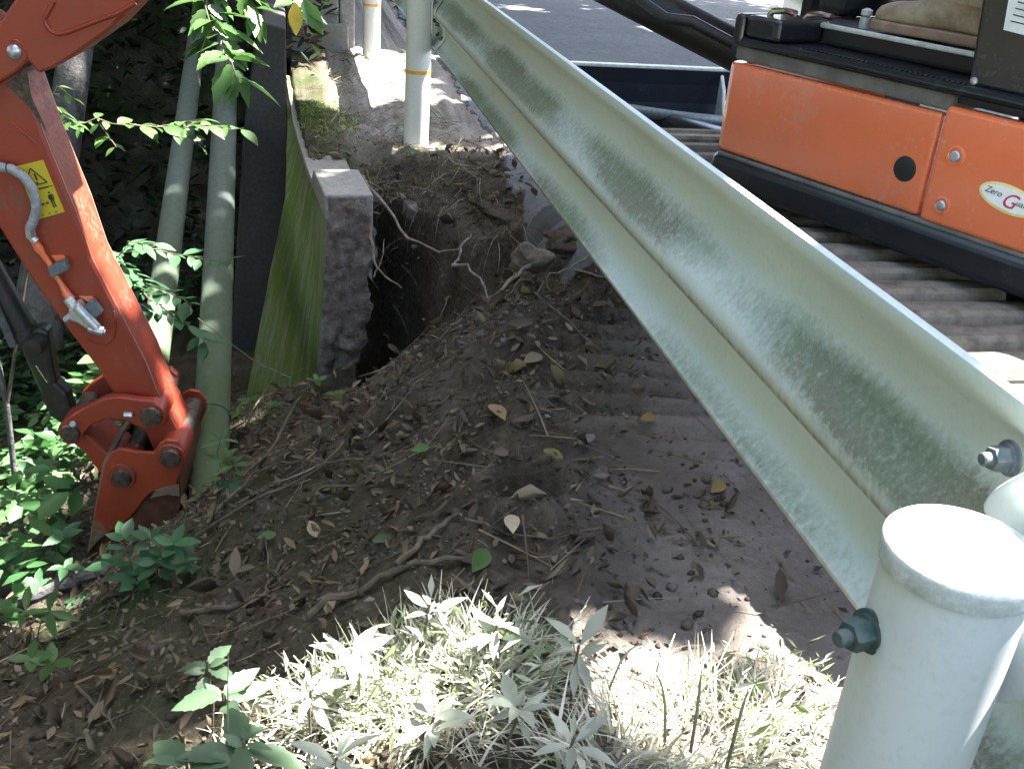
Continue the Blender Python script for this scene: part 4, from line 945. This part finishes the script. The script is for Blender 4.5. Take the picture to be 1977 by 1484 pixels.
# ------------------------------------------------------------------ scattered cover (stuff)
def scatter_mesh(name, V_, F_, C_, mat):
    me = bpy.data.meshes.new(name); V_ = np.asarray(V_, np.float32); F_ = np.asarray(F_, np.int32); k = F_.shape[1]
    me.vertices.add(len(V_)); me.vertices.foreach_set('co', V_.ravel()); me.loops.add(F_.size); me.loops.foreach_set('vertex_index', F_.ravel())
    me.polygons.add(len(F_)); me.polygons.foreach_set('loop_start', np.arange(0, F_.size, k)); me.polygons.foreach_set('loop_total', np.full(len(F_), k)); me.update()
    a = me.attributes.new('tint', 'FLOAT_COLOR', 'POINT'); c4 = np.concatenate([np.asarray(C_, np.float32), np.ones((len(C_), 1), np.float32)], 1); a.data.foreach_set('color', c4.ravel())
    return link(name, me, M[mat])
def leaves(P, size, cols, tilt=.5, curl=.25, aspect=.5, dirs=None, simple=False):
    """vectorised folded leaves: 6-vertex (4 quads as tris) each"""
    n = len(P); az = rng.rand(n)*2*np.pi; t = rng.randn(n, 2)*tilt
    d = np.stack([np.cos(az), np.sin(az), t[:,0]*.7], 1); d /= np.linalg.norm(d, axis=1, keepdims=True)
    up = np.stack([t[:,1], rng.randn(n)*tilt, np.ones(n)], 1); up -= d*(up*d).sum(1, keepdims=True); up /= np.linalg.norm(up, axis=1, keepdims=True)
    w = np.cross(up, d); L = (size if np.ndim(size) else np.full(n, size))*rng.uniform(.6, 1.3, n); asp = aspect*rng.uniform(.7, 1.2, n); cu = curl*rng.uniform(-.4, 1.6, n)
    if simple: st = [(0,0,0),(.5,-.5,.3),(.5,.5,.3),(1,0,0)]; fs = [(0,1,3),(0,3,2)]
    else: st = [(0,0,0),(.28,-.46,.8),(.28,.46,.8),(.35,0,.0),(.68,-.36,.9),(.68,.36,.9),(.7,0,.25),(1,0,.9)]; fs = [(0,1,3),(0,3,2),(1,4,6),(1,6,3),(2,3,6),(2,6,5),(4,7,6),(5,6,7)]
    vs = []
    for x, y, h in st: vs.append(P+d*(x*L)[:,None]+w*(y*asp*L)[:,None]+up*(h*cu*L)[:,None])
    m = len(st); Vv = np.stack(vs, 1).reshape(-1, 3); F = (np.arange(n)[:,None,None]*m+np.array(fs)[None]).reshape(-1, 3)
    C = np.repeat(cols, m, 0); return Vv, F, C
def palette(n, cs, jit=.25):
    cs = np.array(cs); c = cs[rng.randint(0, len(cs), n)]; return np.clip(c*(1+rng.uniform(-jit, jit, (n, 1))), 0, 1)
# dead leaves
n = 4600; x = rng.uniform(-1.0, 1.05, n); y = rng.uniform(.95, 4.7, n)
den = .30+.8*ss(.15, .5, .8-np.abs(x-.45)*1.1)+.5*ss(.4, -.2, x); bare = ss(.1, .5, x-.34*(y-1.2)-.1)*ss(2.6, 2.2, y); keep = rng.rand(n) < np.clip(den*(1-.85*bare), .03, 1)*(.35+1.3*np.clip(fbm(x, y, 3, 3)+.4, 0, 1))
x, y = x[keep], y[keep]; P = np.stack([x, y, height(x, y)+.004], 1); P[:,2] += rng.rand(len(x))*.012
lit = leaves(P, np.where(rng.rand(len(x)) < .08, .058, rng.uniform(.018, .044, len(x))), palette(len(x), [(.10,.070,.042),(.14,.105,.068),(.085,.062,.042),(.18,.145,.10),(.06,.045,.03),(.10,.08,.048),(.15,.112,.055)]), .6, .5, .42)
tag(scatter_mesh('leaf_litter', *lit, 'litter'), 'brown curled dead leaves strewn over the bank', 'leaf litter', None, 'stuff')
# leaf fragments and crumbs
n = 60000; x = rng.uniform(-1.1, 1.05, n); y = rng.uniform(.9, 4.9, n); bare = ss(.1, .5, x-.34*(y-1.2)-.1)*ss(2.6, 2.2, y); k = rng.rand(n) < (1-.8*bare)*(.4+fbm(x, y, 4, 3)); x, y = x[k], y[k]
P = np.stack([x, y, height(x, y)+.003], 1); fr = leaves(P, rng.uniform(.006, .02, len(x)), palette(len(x), [(.08,.062,.042),(.12,.095,.065),(.05,.038,.025),(.16,.13,.10),(.055,.055,.03),(.035,.027,.018)], .3), .8, .3, .6, simple=True)
tag(scatter_mesh('leaf_crumbs', *fr, 'litter'), 'fine crumbled leaf debris on the soil', 'debris', None, 'stuff')
# twiglets
def strips(P0, D, L, W, cols, bend, seg=3):
    n = len(P0); side = np.cross(D, rng.randn(n, 3)); side /= np.linalg.norm(side, axis=1, keepdims=True); vs = []
    for i in range(seg+1):
        f = i/seg; c = P0+D*(L*f)[:,None]+bend*(f*f)[...,None] if np.ndim(f) else P0+D*(L*f)[:,None]+bend*(f*f)
        w = W*(1-f*.85); vs += [c-side*w[:,None], c+side*w[:,None]]
    m = 2*(seg+1); Vv = np.stack(vs, 1).reshape(-1, 3); q = [(2*i, 2*i+1, 2*i+3, 2*i+2) for i in range(seg)]
    return Vv, (np.arange(n)[:,None,None]*m+np.array(q)[None]).reshape(-1, 4), np.repeat(cols, m, 0)
n = 1500; x = rng.uniform(-1.0, .95, n); y = rng.uniform(1.0, 4.9, n); P = np.stack([x, y, height(x, y)+.006], 1); az = rng.rand(n)*6.28
D = np.stack([np.cos(az), np.sin(az), rng.uniform(-.05, .25, n)], 1); L = rng.uniform(.04, .22, n); E_ = P+D*L[:,None]; D[:,2] += np.clip((height(E_[:,0], E_[:,1])+.008-E_[:,2])/L, -1.5, 1.5)
tw = strips(P, D, L, rng.uniform(.0008, .0026, n), palette(n, [(.16,.12,.08),(.10,.075,.05),(.24,.20,.15),(.20,.14,.06)]), rng.randn(n, 3)*.015)
tag(scatter_mesh('twig_debris', *tw, 'litter'), 'thin dry twigs and rootlets scattered over the soil', 'debris', None, 'stuff')
# dry grass and straw on the verge behind the hole
n = 1500; x = rng.uniform(.12, .75, n); y = rng.uniform(4.25, 7.2, n); P = np.stack([x, y, height(x, y)], 1); az = rng.rand(n)*6.28
D = np.stack([np.cos(az), np.sin(az), rng.uniform(.1, .9, n)], 1); D /= np.linalg.norm(D, axis=1, keepdims=True)
vg = strips(P, D, rng.uniform(.04, .17, n), rng.uniform(.001, .0025, n), palette(n, [(.20,.17,.10),(.28,.24,.16),(.12,.13,.05),(.10,.14,.03)]), np.stack([np.zeros(n), np.zeros(n), -rng.rand(n)*.06], 1))
tag(scatter_mesh('verge_grass', *vg, 'grass'), 'dry straw and sparse grass on the verge behind the hole', 'grass', None, 'stuff')
def tuft(cx, cy, r, n, hgt, cols, w=.0029, lean=.6, seg=4):
    a = rng.rand(n)*6.28; rr = r*np.sqrt(rng.rand(n)); x = cx+rr*np.cos(a); y = cy+rr*np.sin(a)*.8; P = np.stack([x, y, height(x, y)-.005], 1)
    az = a+rng.randn(n)*.9; l = np.abs(rng.randn(n))*lean; D = np.stack([np.cos(az)*l, np.sin(az)*l, np.ones(n)], 1); D /= np.linalg.norm(D, axis=1, keepdims=True)
    L = hgt*rng.uniform(.45, 1.2, n); bend = np.stack([np.cos(az), np.sin(az), -np.ones(n)*1.1], 1)*(L*rng.uniform(.1, .6, n))[:,None]
    return strips(P, D, L, w*rng.uniform(.6, 1.5, n), palette(n, cols), bend, seg)
def joinsc(*a):
    Vs, Fs, Cs, o = [], [], [], 0
    for v, f, c in a: Vs.append(v); Fs.append(f+o); Cs.append(c); o += len(v)
    return np.concatenate(Vs), np.concatenate(Fs), np.concatenate(Cs)
STRAW = [(.58,.55,.47),(.50,.47,.39),(.66,.63,.55),(.42,.42,.30),(.32,.35,.22)]  # dry straw tones, raised further toward the white of full sun
g0 = gp(850, 1330); g1 = gp(680, 1370); g2 = gp(980, 1330); g3 = gp(1350, 1440); g4 = gp(1180, 1470); g5 = gp(1480, 1400); g6 = gp(760, 1470); g7 = gp(560, 1400)
gr = joinsc(tuft(g0.x, g0.y, .14, 560, .13, STRAW), tuft(g1.x, g1.y, .12, 380, .11, STRAW), tuft(g2.x, g2.y, .09, 260, .13, STRAW), tuft(g3.x, g3.y, .13, 420, .12, STRAW, .0026, .9), tuft(g4.x, g4.y, .10, 260, .10, STRAW), tuft(g5.x, g5.y, .10, 260, .09, STRAW), tuft(g6.x, g6.y, .14, 260, .09, STRAW), tuft(g7.x, g7.y, .12, 160, .08, STRAW))
lf = []
for gq, rr_, nn in ((g0, .15, 330), (g1, .12, 200), (g2, .09, 150), (g5, .1, 120), (g7, .1, 120)):
    a_ = rng.rand(nn)*6.28; q_ = rr_*np.sqrt(rng.rand(nn)); x = gq.x+q_*np.cos(a_); y = gq.y+q_*np.sin(a_)*.8; P = np.stack([x, y, height(x, y)+.03+.09*rng.rand(nn)], 1)
    v_, f_, c_ = leaves(P, rng.uniform(.010, .045, nn), palette(nn, [(.44,.46,.38),(.22,.28,.14),(.52,.52,.44),(.14,.20,.08)]), 1.0, .4, .22, simple=True); lf.append((v_, f_, c_))  # palest tones imitate leaves blown out by the sun
lf = joinsc(*lf); tag(scatter_mesh('grass_leaves', *lf, 'grass'), 'tiny leaves painted pale as if sunlit among the dry grass', 'leaves', None, 'stuff')
tag(scatter_mesh('dry_grass', *gr, 'grass'), 'tangled dry grass, paled as if in full sun, at the near edge of the bank', 'grass', None, 'stuff')
# moss cushion behind the wall end
n = 4200; c = atz(640, 225, 0); a = rng.rand(n)*6.28; r_ = np.sqrt(rng.rand(n)); x = c.x+.16*r_*np.cos(a); y = c.y+.42*r_*np.sin(a); P = np.stack([x, y, height(x, y)+.018*(1-r_**2)*(.6+fbm(x, y, 9, 2))], 1)
ms = leaves(P, .012, palette(n, [(.10,.17,.012),(.14,.20,.02),(.07,.12,.01)]), .8, .3, .4, simple=True); tag(scatter_mesh('moss', *ms, 'grass'), 'bright green moss cushion on the wall top', 'moss', None, 'stuff')
# understorey in the ravine and foliage darkened in colour for deep shade on the far slope
n = 13000; x = rng.uniform(-5.5, -.75, n); y = rng.uniform(1.9, 8.5, n); k = (fbm(x, y, 1.3, 3)+.55+rng.rand(n)*.3 > .45) & ((x < -1.05) | (y > 2.2)); x, y = x[k], y[k]; n = len(x)
P = np.stack([x, y, height(x, y, False)+.03+.38*rng.rand(n)**1.5*(.5+fbm(x, y, 2.2, 2)+.3)], 1)
un = leaves(P, np.where(rng.rand(n) < .4, .10, .065), palette(n, [(.06,.16,.045),(.085,.20,.06),(.045,.12,.04),(.11,.22,.08)], .3), .35, .2, .55)
tag(scatter_mesh('undergrowth', *un, 'leaf_attr'), 'bright green undergrowth filling the ravine behind the arm', 'undergrowth', None, 'stuff')
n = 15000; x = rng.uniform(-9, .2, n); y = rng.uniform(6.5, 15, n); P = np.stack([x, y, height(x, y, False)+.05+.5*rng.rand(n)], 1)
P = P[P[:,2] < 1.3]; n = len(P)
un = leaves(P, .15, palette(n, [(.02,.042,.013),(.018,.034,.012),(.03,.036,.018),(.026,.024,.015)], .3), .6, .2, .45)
tag(scatter_mesh('slope_foliage', *un, 'leaf_attr'), 'leafy scrub painted dark for shade on the far ravine slope', 'scrub', None, 'stuff')

# ------------------------------------------------------------------ individual small plants
PG = 'small leafy plants on the bank'
def plant(label, base, stems, kind, mat, size, per=5, group=PG, name='seedling', r=.002, spread=1.0, flat=.4):
    root = empty(name, label, 'plant', group)
    B = gp(*base, -.01)
    dep = (B-CAM).dot(FW)
    for st in stems:
        pts = [B]+[atd(x, y, dep-.03-.04*i) for i, (x, y) in enumerate(st)]
        P = jitter(pts, 3, .004); b = MB(); b.tube(P, [r*(1-.6*i/(len(P)-1)) for i in range(len(P))], 6); b.build('stem', M['twig'], root, True)
        tip = P[-1]; t = (P[-1]-P[-3]).normalized()
        for i in range(per):
            a = 2*math.pi*i/per+random.uniform(-.3, .3); q = P[-1-(i % 3)] if i > 2 else tip
            d = Vector((math.cos(a), math.sin(a), random.uniform(-.35, .25)))*spread+t*.35
            leafobj(root, kind, mat, q, d, V(0,-.35,1)+rv(flat), size*random.uniform(.75, 1.2))
    return root
plant('cluster of oval-leaved seedlings just under the bucket tip', (270,1130), [((250,1080),(240,1040)),((290,1060),(290,1040)),((215,1090),),((320,1100),(300,1085)),((255,1110),)], 'flat', 'leaf_dark', .060, 6)
plant('leafy seedling standing just past the bucket, next to the leaf cluster', (335,1130), [((330,1080),(335,1050)),((370,1100),(355,1080)),((345,1100),)], 'flat', 'leaf_dark', .058, 6)
plant('trailing plant with broad leaves below the rotten log end', (160,1150), [((170,1170),(165,1190)),((200,1200),(195,1210)),((150,1150),(150,1160)),((190,1215),(205,1235))], 'flat', 'leaf_dark', .058, 5)
plant('arching stem with three lobed leaves left of the bucket tip', (85,1110), [((105,1070),(122,1035))], 'toothed', 'leaf_dark', .062, 5, r=.0022)
plant('low plant with star-shaped leaves by the ravine edge', (40,1120), [((40,1080),),((50,1070),)], 'maple', 'leaf', .075, 2)
plant('spread of leaves at the very edge above the sun fleck', (10,1160), [((20,1120),(15,1090)),((60,1135),(50,1125)),((0,1130),)], 'flat', 'leaf_dark', .066, 5)
plant('row of small leaves along a runner under the bucket plants', (100,1135), [((120,1100),(125,1095)),((80,1130),(75,1125))], 'toothed', 'leaf_dark', .06, 4)
plant('drooping narrow-leaved plant below the log', (70,1260), [((60,1200),(50,1180)),((80,1190),(95,1180)),((75,1240),(85,1260))], 'lance', 'leaf', .085, 4)
plant('small weed near the bottom beneath the drooping plant', (90,1330), [((70,1290),(60,1270)),((100,1290),(100,1280))], 'flat', 'leaf', .05, 4)
plant('spiky bright green weed beside the thicker pipe foot', (440,960), [((430,920),(430,890)),((445,930),(450,900)),((420,880),(425,850))], 'lance', 'leaf', .06, 5)
plant('leafy weed growing at the foot of the mossy wall', (500,830), [((490,790),(480,775)),((520,800),(525,785)),((470,810),(460,800))], 'flat', 'leaf', .045, 5)
plant('small round-leaved weed right of the wall foot', (620,790), [((615,750),(612,735)),((640,770),(650,760))], 'flat', 'leaf', .04, 4)
plant('five-fingered leaf on the slope near the bucket', (445,955), [((445,945),(442,938))], 'maple', 'leaf_dark', .07, 2)
plant('tiny weed by the foot of the banded post', (795,310), [((795,298),(790,290)),((800,295),)], 'lance', 'leaf', .05, 3)
for q, s, l in (((535,1045),.05,'single green leaf fallen beside the forked twig'),((828,880),.05,'upright yellow-green fallen leaf on the heap'),((755,1050),.045,'curled green-yellow leaf on the bare slope'),((1050,880),.07,'large yellowed leaf on the crest of the heap'),((985,1010),.065,'pale torn leaf beside the burrow'),((945,800),.085,'long tan curled leaf on the heap'),((1045,700),.075,'buff curled leaf high on the heap'),((612,1055),.055,'pale folded leaf on the lower slope'),((1265,815),.05,'rusty leaf on the track imprints'),((1395,945),.06,'ochre leaf on the trampled soil under the rail'),((940,1075),.075,'green-brown leaf over the curved stick'),((405,1115),.06,'grey-brown broad dead leaf under the seedlings')):
    mm = 'leaf' if 'green' in l else 'leaf_yellow'
    key = l; o = leafobj(None, 'ovate', mm, gp(*q, .015), V(random.uniform(-1,1), random.uniform(-1,.3), .1), V(random.uniform(-.3,.3), -.6, 1), s, 'fallen_leaf'); tag(o, l, 'leaf', 'single fallen leaves')
    if mm == 'leaf_yellow':
        c = {'large': (.22,.18,.05), 'pale ': (.34,.28,.19), 'long ': (.26,.18,.075), 'buff ': (.30,.23,.14), 'rusty': (.19,.11,.05), 'ochre': (.22,.15,.06), 'grey-': (.16,.13,.09)}[l[:5]]
        k = 'dead_'+l[:4]; M[k] = leafmat(k, False, c, .15, .7); o.data = o.data.copy(); o.data.materials[0] = M[k]
# soil crumbs and clods
def crumbs():
    bm = bmesh.new(); bmesh.ops.create_icosphere(bm, subdivisions=1, radius=1); bv = np.array([v.co[:] for v in bm.verts]); bf = np.array([[v.index for v in f.verts] for f in bm.faces]); bm.free()
    n = 5200; x = rng.uniform(-.95, 1.1, n); y = rng.uniform(1.0, 4.5, n); w = np.exp(-((x-.45)/.5)**2-((y-3.1)/.8)**2)+.15; k = rng.rand(n) < w*(.5+1.5*np.clip(fbm(x, y, 3.3, 3)+.35, 0, 1)); x, y = x[k], y[k]; n = len(x)
    sz = .003+.011*rng.rand(n)**5+.004*rng.rand(n); P = np.stack([x, y, height(x, y)+sz*.25], 1)
    Vv = (P[:,None,:]+bv[None]*sz[:,None,None]*rng.uniform(.7, 1.3, (n, len(bv), 1))*np.stack([np.ones(n), rng.uniform(.6, 1, n), rng.uniform(.5, .9, n)], 1)[:,None,:]).reshape(-1, 3)
    F = (np.arange(n)[:,None,None]*len(bv)+bf[None]).reshape(-1, 3)
    C = np.repeat(palette(n, [(.05,.040,.028),(.075,.06,.045),(.10,.083,.064),(.04,.031,.022),(.12,.105,.088)]), len(bv), 0)
    tag(scatter_mesh('soil_crumbs', Vv, F, C, 'litter'), 'loose crumbs and small clods of soil on the heap', 'soil', None, 'stuff')
crumbs()
n = 260; x = rng.uniform(.22, 1.0, n); y = yc(x)+rng.uniform(-.02, .25, n); P = np.stack([x, y, height(x, y)+.004], 1); az = rng.uniform(-2.6, -.5, n)
D = np.stack([np.cos(az), np.sin(az), rng.uniform(-.5, .3, n)], 1); L = rng.uniform(.05, .26, n)
rl = strips(P, D, L, rng.uniform(.0006, .002, n), palette(n, [(.20,.165,.125),(.14,.11,.08),(.28,.24,.19)]), np.stack([rng.randn(n)*.03, rng.randn(n)*.03, -rng.rand(n)*.14], 1), 5)
tag(scatter_mesh('rootlet_tangle', *rl, 'litter'), 'tangle of fine rootlets hanging over the brow of the hole', 'roots', None, 'stuff')
# sunlit plants at the near edge
NG = 'pale-leaved plants in the sun at the bottom edge'
def rosette(label, px, depth, size, n, mat='leaf_sun', stem=.12, kind='lance', tilt=.1):
    root = empty('weed', label, 'plant', NG); P = atd(*px, depth); g = P-V(0,0,stem); g.z = min(hz(g.x, g.y), P.z-.02)
    b = MB(); b.tube(jitter([g, g.lerp(P, .5)+rv(.008), P], 2, .002), .0022, 6); b.build('stem', M['twig'], root, True)
    if kind == 'lance': n = int(n*1.6)
    for i in range(n):
        a = 2.4*i+random.uniform(-.4, .4); d = V(math.cos(a), math.sin(a), random.uniform(-.4, .9))
        leafobj(root, kind, mat, P+d*.004-V(0,0,random.uniform(0, .03)), d, V(0,-.2,1)+rv(.5), size*random.uniform(.45, 1.3)*(1.0 if kind == 'lance' else 1))
M['straw_blade'] = leafmat('straw_blade', False, (.52,.50,.36), .5); M['leaf_sun'] = leafmat('sunlit_leaf', False, (.38,.41,.33), .35); M['leaf_grey'] = leafmat('grey_green_leaf', False, (.10,.17,.09), .35)  # straw and pale leaf tones raised to look overexposed in sun
rosette('lance-leaved weed with five splayed leaves in the centre of the grass', (838,1382), 1.42, .055, 8)
rosette('taller lance-leaved weed beside the dark gap, rightmost of the bright rosettes', (1000,1362), 1.40, .062, 9, stem=.16)
rosette('weed whose drooping leaves arch over the trampled soil', (1118,1245), 1.52, .060, 7, stem=.14)
rosette('low bright rosette at the bottom edge beneath the grass hump', (650,1462), 1.32, .055, 8)
rosette('small weed tuft on the crest of the grass hump', (830,1165), 1.62, .05, 7, stem=.1)
rosette('fanned leaves on the right shoulder of the grass hump', (960,1205), 1.58, .055, 8, stem=.1)
rosette('upright leafy tuft on the left shoulder of the grass hump', (675,1250), 1.55, .055, 8, stem=.1)
rosette('small thin-leaved weed at the bottom edge between the grass tufts', (1110,1420), 1.38, .05, 6)
rosette('toothed-leaf weed with a bright sunlit top leaf', (400,1275), 1.62, .062, 6, 'leaf_grey', .14, 'toothed')
rosette('broad toothed weed under the sunlit top leaf', (430,1335), 1.55, .070, 6, 'leaf_grey', .1, 'toothed')
rosette('broad-leaved weed in the lower corner of the grass', (470,1430), 1.42, .075, 7, 'leaf_grey', .1, 'toothed')
rosette('leafy weed at the bottom edge left of the grass', (360,1462), 1.40, .07, 6, 'leaf_grey', .08, 'toothed')
rosette('bright narrow weed by the bottom edge, next to the leaning blade', (600,1330), 1.5, .05, 7)
for (a, c, d, w, l) in (((345,1440),(272,1360),1.5,.006,'broad bent grass blade leaning over the dark slope'),((440,1484),(440,1260),1.45,.004,'single tall upright grass blade'),((1340,1420),(1355,1290),1.33,.004,'tall straw blade beside the bare soil'),((1290,1400),(1270,1300),1.35,.004,'green-tipped blade beside the tall straw'),((1180,1300),(1235,1242),1.5,.003,'bent straw over the trampled soil'),((1410,1450),(1445,1330),1.3,.004,'curved straw close to the near post')):
    P = atd(*a, d); Q = atd(*c, d); b = MB(); m = P.lerp(Q, .6)+V(0,0,.01); side = ((Q-P).cross(FW).normalized()*.62+FW*.78)*w*.62
    pts = [P-V(0,0,.03), P.lerp(m, .5), m, Q]
    for i, p in enumerate(pts): k = (1, 1, .8, .1)[i]; b.v += [tuple(p-side*k), tuple(p+side*k+FW*.001)]
    b.f = [(0,1,3,2),(2,3,5,4),(4,5,7,6)]; o = b.build('grass_blade', M['straw_blade' if w < .006 else 'leaf_grey'], None, True); tag(o, l, 'grass blade', 'single grass blades')
    so_ = o.modifiers.new('thickness', 'SOLIDIFY'); so_.thickness = .0006

# ------------------------------------------------------------------ surrounding trees: crowns above the picture shade the place and let sun flecks through
FLECKS = []
def fleck(px, z, r): FLECKS.append((*atz(*px, z), r))
for q, r in (((700,1300),.09),((850,1250),.10),((950,1270),.08),((600,1380),.10),((800,1400),.10),((680,1440),.09),((1000,1400),.07),((1120,1280),.06)): fleck(q, .0, r)
for q, r in (((1240,1150),.02),((1300,1170),.03),((1370,1200),.025),((1415,1245),.01),((1520,1345),.05),((1590,1330),.05),((1350,1420),.06),((1450,1450),.08),((1200,1450),.05),((1560,1420),.08)): fleck(q, .0, r)
for q, r in (((600,150),.32),((680,140),.38),((740,170),.3),((650,190),.22),((720,110),.3),((860,60),.2),((1000,20),.2),((960,290),.10),((985,275),.08),((1100,60),.08),((1150,20),.1),((1250,60),.09),((1300,70),.08),((690,322),.06),((640,322),.05),((900,110),.15),((880,200),.08)): fleck(q, 0, r)
fleck((1780,995), .72, .10); fleck((1930,1150), .72, .05); fleck((1930,725), .47, .14); fleck((1965,700), .47, .12)
for q in ((95,215),(120,290),(140,340),(165,400),(190,450),(215,510),(245,580),(305,725),(335,790)): FLECKS.append((*pl(*q, .08), .055))
for q, d, r in (((265,225),3.6,.08),((390,222),3.6,.08),((230,470),3.5,.02),((420,30),2.3,.14),((460,110),2.27,.10),((590,20),2.25,.09),((490,10),2.35,.1),((370,1270),1.62,.04),((420,1330),1.55,.05),((300,1385),1.5,.03),((0,480),4.2,.25),((60,560),4.4,.25),((40,650),4.6,.3),((90,860),4.2,.3),((30,900),3.8,.3),((150,900),4.2,.2),((30,760),4.4,.3),((110,170),3.7,.1)): FLECKS.append((*atd(*q, d), r))
FLECKS.append((*gp(40,1155), .05)); FLECKS.append((*gp(575,735, .05), .025))
for p, z in ((POST_FAR, .25), (POST_FAR, .12), (POST_FAR, .38), (POST_FAR2, .2), (POST_FAR2, .45)): FLECKS.append((p.x+.05, p.y, z, .10))
FL = np.array(FLECKS); Sv = np.array(SUN)
def crown_filter(P, grow=.03):
    keep = np.ones(len(P), bool)
    for fx, fy, fz, r in FL:
        d = P-np.array([fx, fy, fz]); t = d@Sv; q = d-np.outer(t, Sv); keep &= ~((np.linalg.norm(q, axis=1) < r+grow) & (t > 0))
    return keep
def big_tree(name, label, base, hgt, crown, n, size, lean=(0,0), fleck=True, cols=None, group='trees round the site'):
    root = empty(name, label, 'tree', group); bx, by = base; z0 = hz(bx, by)-.1
    b = MB(); top = V(bx+lean[0], by+lean[1], z0+hgt); P = [V(bx, by, z0).lerp(top, k/6)+(rv(.06) if 0 < k < 6 else Vector()) for k in range(7)]
    b.tube(P, [.20,.15,.14,.12,.10,.07,.03], 14); b.build('trunk', M['bark'], root, True)
    cx, cy, cz, rx, ry, rz = crown; b = MB()
    for k in range(7):
        a = k*2.4; s = P[3+k % 3]; e = V(cx+rx*.7*math.cos(a), cy+ry*.7*math.sin(a), cz+rz*.3*math.sin(k)); b.tube(jitter([s, s.lerp(e, .5)+V(0,0,.2), e], 2, .05), [.06,.05,.04,.03,.012], 8)
    b.build('limb', M['bark'], root, True)
    u = rng.randn(n, 3); u /= np.linalg.norm(u, axis=1, keepdims=True); rr = rng.rand(n)**.4; P = np.array([cx, cy, cz])+u*rr[:,None]*np.array([rx, ry, rz])
    cl = fbm(P[:,0]+P[:,2]*.7, P[:,1]+3, .9, 3); k = cl > -.42; P = P[k]
    if fleck: P = P[crown_filter(P, size*.38)]
    V_, F_, C_ = leaves(P, size, palette(len(P), cols or [(.05,.11,.025),(.07,.14,.03),(.04,.09,.02)], .25), .7, .2, .75, simple=True)
    o = scatter_mesh('crown', V_, F_, C_, 'leaf_attr'); o.parent = root
    return root
big_tree('roadside_tree', 'tall roadside tree beyond the excavator, crown above the picture', (9.0, 3.5), 8, (5.6, 2.2, 7.0, 4.2, 4.2, 1.3), 33000, .20, (-1.5, 0))
big_tree('roadside_tree', 'tall roadside tree far up the road, crown above the picture', (9.5, 10.5), 8.5, (5.0, 9.0, 7.2, 4.6, 5.0, 1.4), 28000, .24, (-1.5, 0))
big_tree('roadside_tree', 'roadside tree behind the camera, crown above the picture', (8.0, -4.5), 8, (4.2, -3.4, 7.0, 4.2, 3.0, 1.3), 7000, .24, (-1.5, .5))
big_tree('ravine_tree', 'dense ravine tree over the pipes, crown above the picture', (-3.2, 11.0), 6, (-2.6, 9.2, 4.6, 4.0, 3.8, 1.5), 12000, .26, (0, -.5))
big_tree('ravine_tree', 'dense ravine tree at the far slope, crown above the picture', (-7.5, 9.0), 6.5, (-6.8, 7.5, 4.8, 3.0, 4.0, 1.6), 7000, .28, (.3, -.3))
big_tree('ravine_tree', 'ravine tree farthest up the slope, crown above the picture', (-1.0, 16.0), 7, (-1.5, 14.5, 4.5, 4.5, 3.2, 2.0), 7000, .30)
big_tree('ravine_tree', 'added ravine tree on the near slope, crown above the picture dimming the arm', (-4.2, 4.5), 6, (-3.2, 3.6, 4.2, 2.6, 2.8, 1.0), 5500, .24, (.6, 0))  # extra canopy put in to cut skylight on the arm
big_tree('ravine_tree', 'added tree beside the camera, crown above the picture blocking skylight', (-5.0, -1.5), 6, (-4.0, -1.2, 3.6, 2.8, 3.2, 1.8), 6000, .24, (.4, 0))  # added out of view to keep skylight off the arm and bank
big_tree('ravine_tree', 'added tree behind the camera, crown above the picture blocking skylight', (-1.5, -6.0), 6.5, (-.8, -5.4, 4.2, 3.0, 2.4, 1.8), 3000, .26, (.3, .3))  # unseen tree added to hold back skylight from behind
